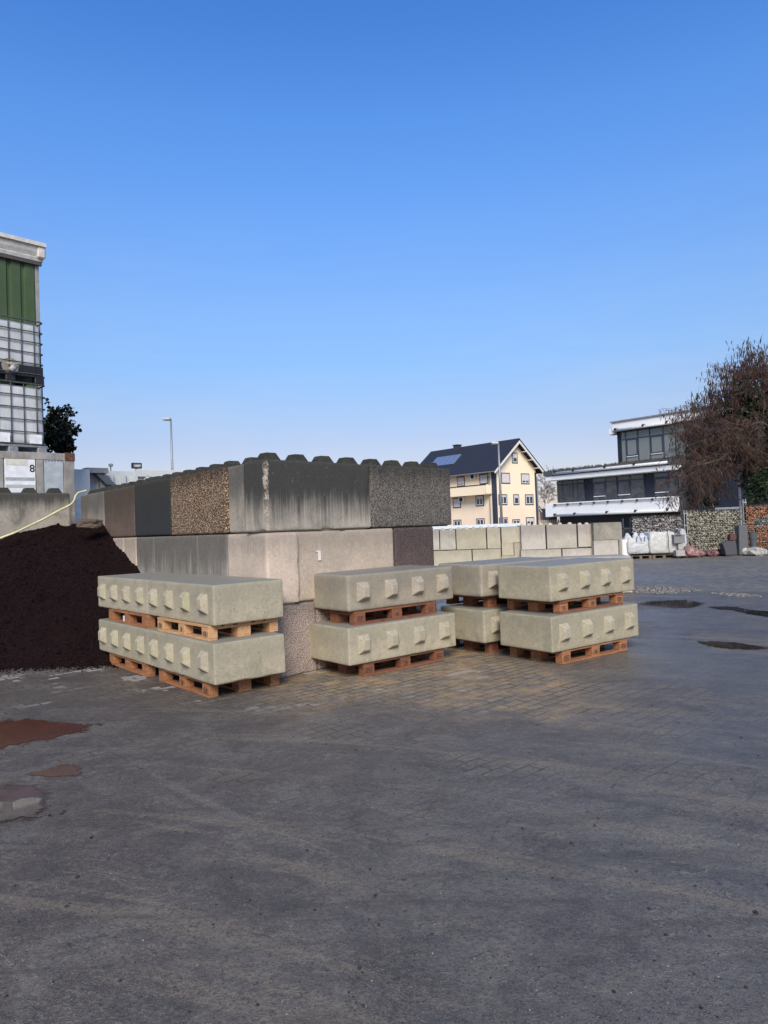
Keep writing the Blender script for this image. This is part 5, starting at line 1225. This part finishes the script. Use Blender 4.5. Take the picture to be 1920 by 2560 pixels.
# ================================================================= BIG TREE WITH HANGING CATKINS
def catkin_tree():
    dep = 33; rr = random.Random(22); P7 = lambda x, y, d=dep: D(*Z7(x, y), d)
    base = Vector((P7(1180, 1600).x, dep, 0)); root = empty('catkin_tree', tuple(base), 0, 'large leafless tree hung with brown catkins over the office', 'tree')
    mains = [  # limb paths in survey pixels (x, y, depth)
        [(1180, 1400, 33), (1130, 900, 33), (1060, 500, 33), (920, 390, 32.5), (800, 370, 32)],
        [(1180, 1300, 33), (1080, 700, 33.5), (1040, 420, 33.5), (980, 350, 34), (930, 290, 34)],
        [(1130, 900, 33), (1000, 600, 32.5), (860, 520, 32), (700, 520, 31.5)],
        [(1180, 1000, 33), (1060, 400, 33), (1050, 280, 33)],
        [(1150, 1100, 33), (950, 800, 32.5), (750, 700, 32), (530, 740, 31.5), (430, 820, 31.3)],
        [(1150, 1200, 33), (900, 980, 32), (650, 950, 31.5), (400, 870, 31), (300, 840, 31)],
        [(1150, 1250, 33), (850, 1050, 32), (550, 980, 31.5), (300, 1050, 31)],
        [(1150, 1300, 33), (800, 1150, 32), (550, 1250, 31.5), (380, 1500, 31)],
        [(1150, 1300, 33), (850, 1120, 32), (650, 1100, 31.5), (480, 1280, 31), (330, 1420, 31)],
        [(1120, 1100, 33), (900, 700, 34), (740, 680, 34), (620, 660, 34)],
        [(1120, 1200, 33), (950, 1000, 31), (800, 1020, 30.8), (600, 1180, 30.5), (300, 1250, 30.5)],
        [(1180, 1100, 33), (1050, 850, 31), (900, 850, 30.5), (780, 950, 30.5)],
        [(1130, 900, 33), (980, 780, 33.4), (820, 620, 33.6), (660, 640, 33.8), (520, 740, 34)],
    ]
    limbs = MB(); twigs = MB(); cats = MB(); ends = []
    for mi_, path in enumerate(mains):
        pts = smooth([P7(*q_) for q_ in path], 5); n_ = len(pts); r0 = .15 if mi_ < 4 else .09
        rads = [max(.02, r0*(1-.8*i/(n_-1))) for i in range(n_)]
        limbs.tube([p-base for p in pts], rads, 6, False)
        low = mi_ in (5, 6, 7, 8, 10, 11)
        for i in range(4, n_):
            for k in range(3 if not low else 4):
                d = (pts[i]-pts[i-1]).normalized(); nd = (d*.5+Vector((rr.gauss(-.1, .7), rr.gauss(0, .7), rr.gauss(.15 if not low else -.1, .55)))).normalized()
                out = []; en = []
                branches(rr, pts[i], nd, rr.uniform(.5, .95), rads[i]*.45, 2, out, en, .5, .05 if not low else .22, 3, .006, .35)
                for a_, b_, dp in out: twigs.tube([p-base for p in a_], [max(.005, x*.8) for x in b_], 3, False)
                ends += [(e_, low) for e_ in en]
    for (pts, d), low in ends:
        for q_ in pts[1::2] if not low else pts[1::2]:
            if rr.random() < (.48 if not low else .38):
                L_ = rr.uniform(.12, .26) if not low else rr.uniform(.1, .2); p = q_-base+Vector((rr.gauss(0, .02), rr.gauss(0, .02), 0)); r_ = .022 if not low else .016
                sw = Vector((rr.gauss(0, .03), rr.gauss(0, .03), 0))
                if low: sw = Vector((rr.gauss(0, .08), rr.gauss(0, .08), 0))
                cats.tube([p, p+sw*.5-Vector((0, 0, L_*.5)), p+sw-Vector((0, 0, L_))], [r_*.6, r_, r_*.4], 3, False)
    tr = MB(); tr.tube([(0, 0, 0), (-.05, 0, 2), (P7(1180, 1000)-base)], [.32, .26, .17], 10); tr.build('trunk', BARK, root, smooth=True)
    limbs.build('limbs', BARK, root, smooth=True); twigs.build('twigs', plain('brown_twigs', (.085, .06, .045), .9), root)
    cats.build('crown', leaf_mat('catkin_brown', (.030, .022, .012), (.115, .048, .028)), root)
    return root
catkin_tree()
dp = 32.2
def z7(x, y, d=dp): return D(*Z7(x, y), d)
EV = leaf_mat('evergreen_leaf', (.006, .011, .005), (.026, .040, .015))
b0 = z7(900, 1600); g0 = Vector((b0.x, b0.y, 0))
leafy('evergreen_tree', EV, [(z7(820, 610), .8, .8, .45), (z7(880, 760), .8, .9, .8), (z7(960, 900), 1.0, 1.0, .8), (z7(1020, 1100), .9, 1, .9), (z7(960, 1300), .8, .8, .8)], 8500, .16,
      'dark evergreen tree behind the catkin tree', 'tree', 31, stems=[[g0, g0+Vector((0, 0, 3)), z7(900, 700), .16]], stem_mat=BARK)
b0 = z7(1020, 1600, 30.2); g0 = Vector((b0.x, b0.y, 0))
leafy('laurel_bush', leaf_mat('laurel_leaf', (.008, .020, .008), (.035, .060, .020)), [(z7(1020, 1420, 30.2), .62, .5, .45), (z7(1000, 1540, 30.2), .75, .5, .30), (z7(1060, 1300, 30.2), .4, .4, .4)], 2600, .11,
      'dark green laurel bush behind the orange gabion', 'bush', 33, stems=[[g0, z7(1020, 1400, 30.2), .06]], stem_mat=BARK)
b0 = z7(540, 1610, 31.5); g0 = Vector((b0.x, b0.y, 0))
leafy('low_evergreen', EV, [(z7(560, 1600, 31.5), .5, .5, .28), (z7(420, 1200, 33), .9, .6, .8), (z7(380, 1430, 33), .6, .5, .8), (z7(600, 1100, 33), .8, .5, .5)], 3600, .12,
      'low dark shrub under the drooping branches', 'bush', 35, stems=[[g0, z7(480, 1300, 33), .05]], stem_mat=BARK)
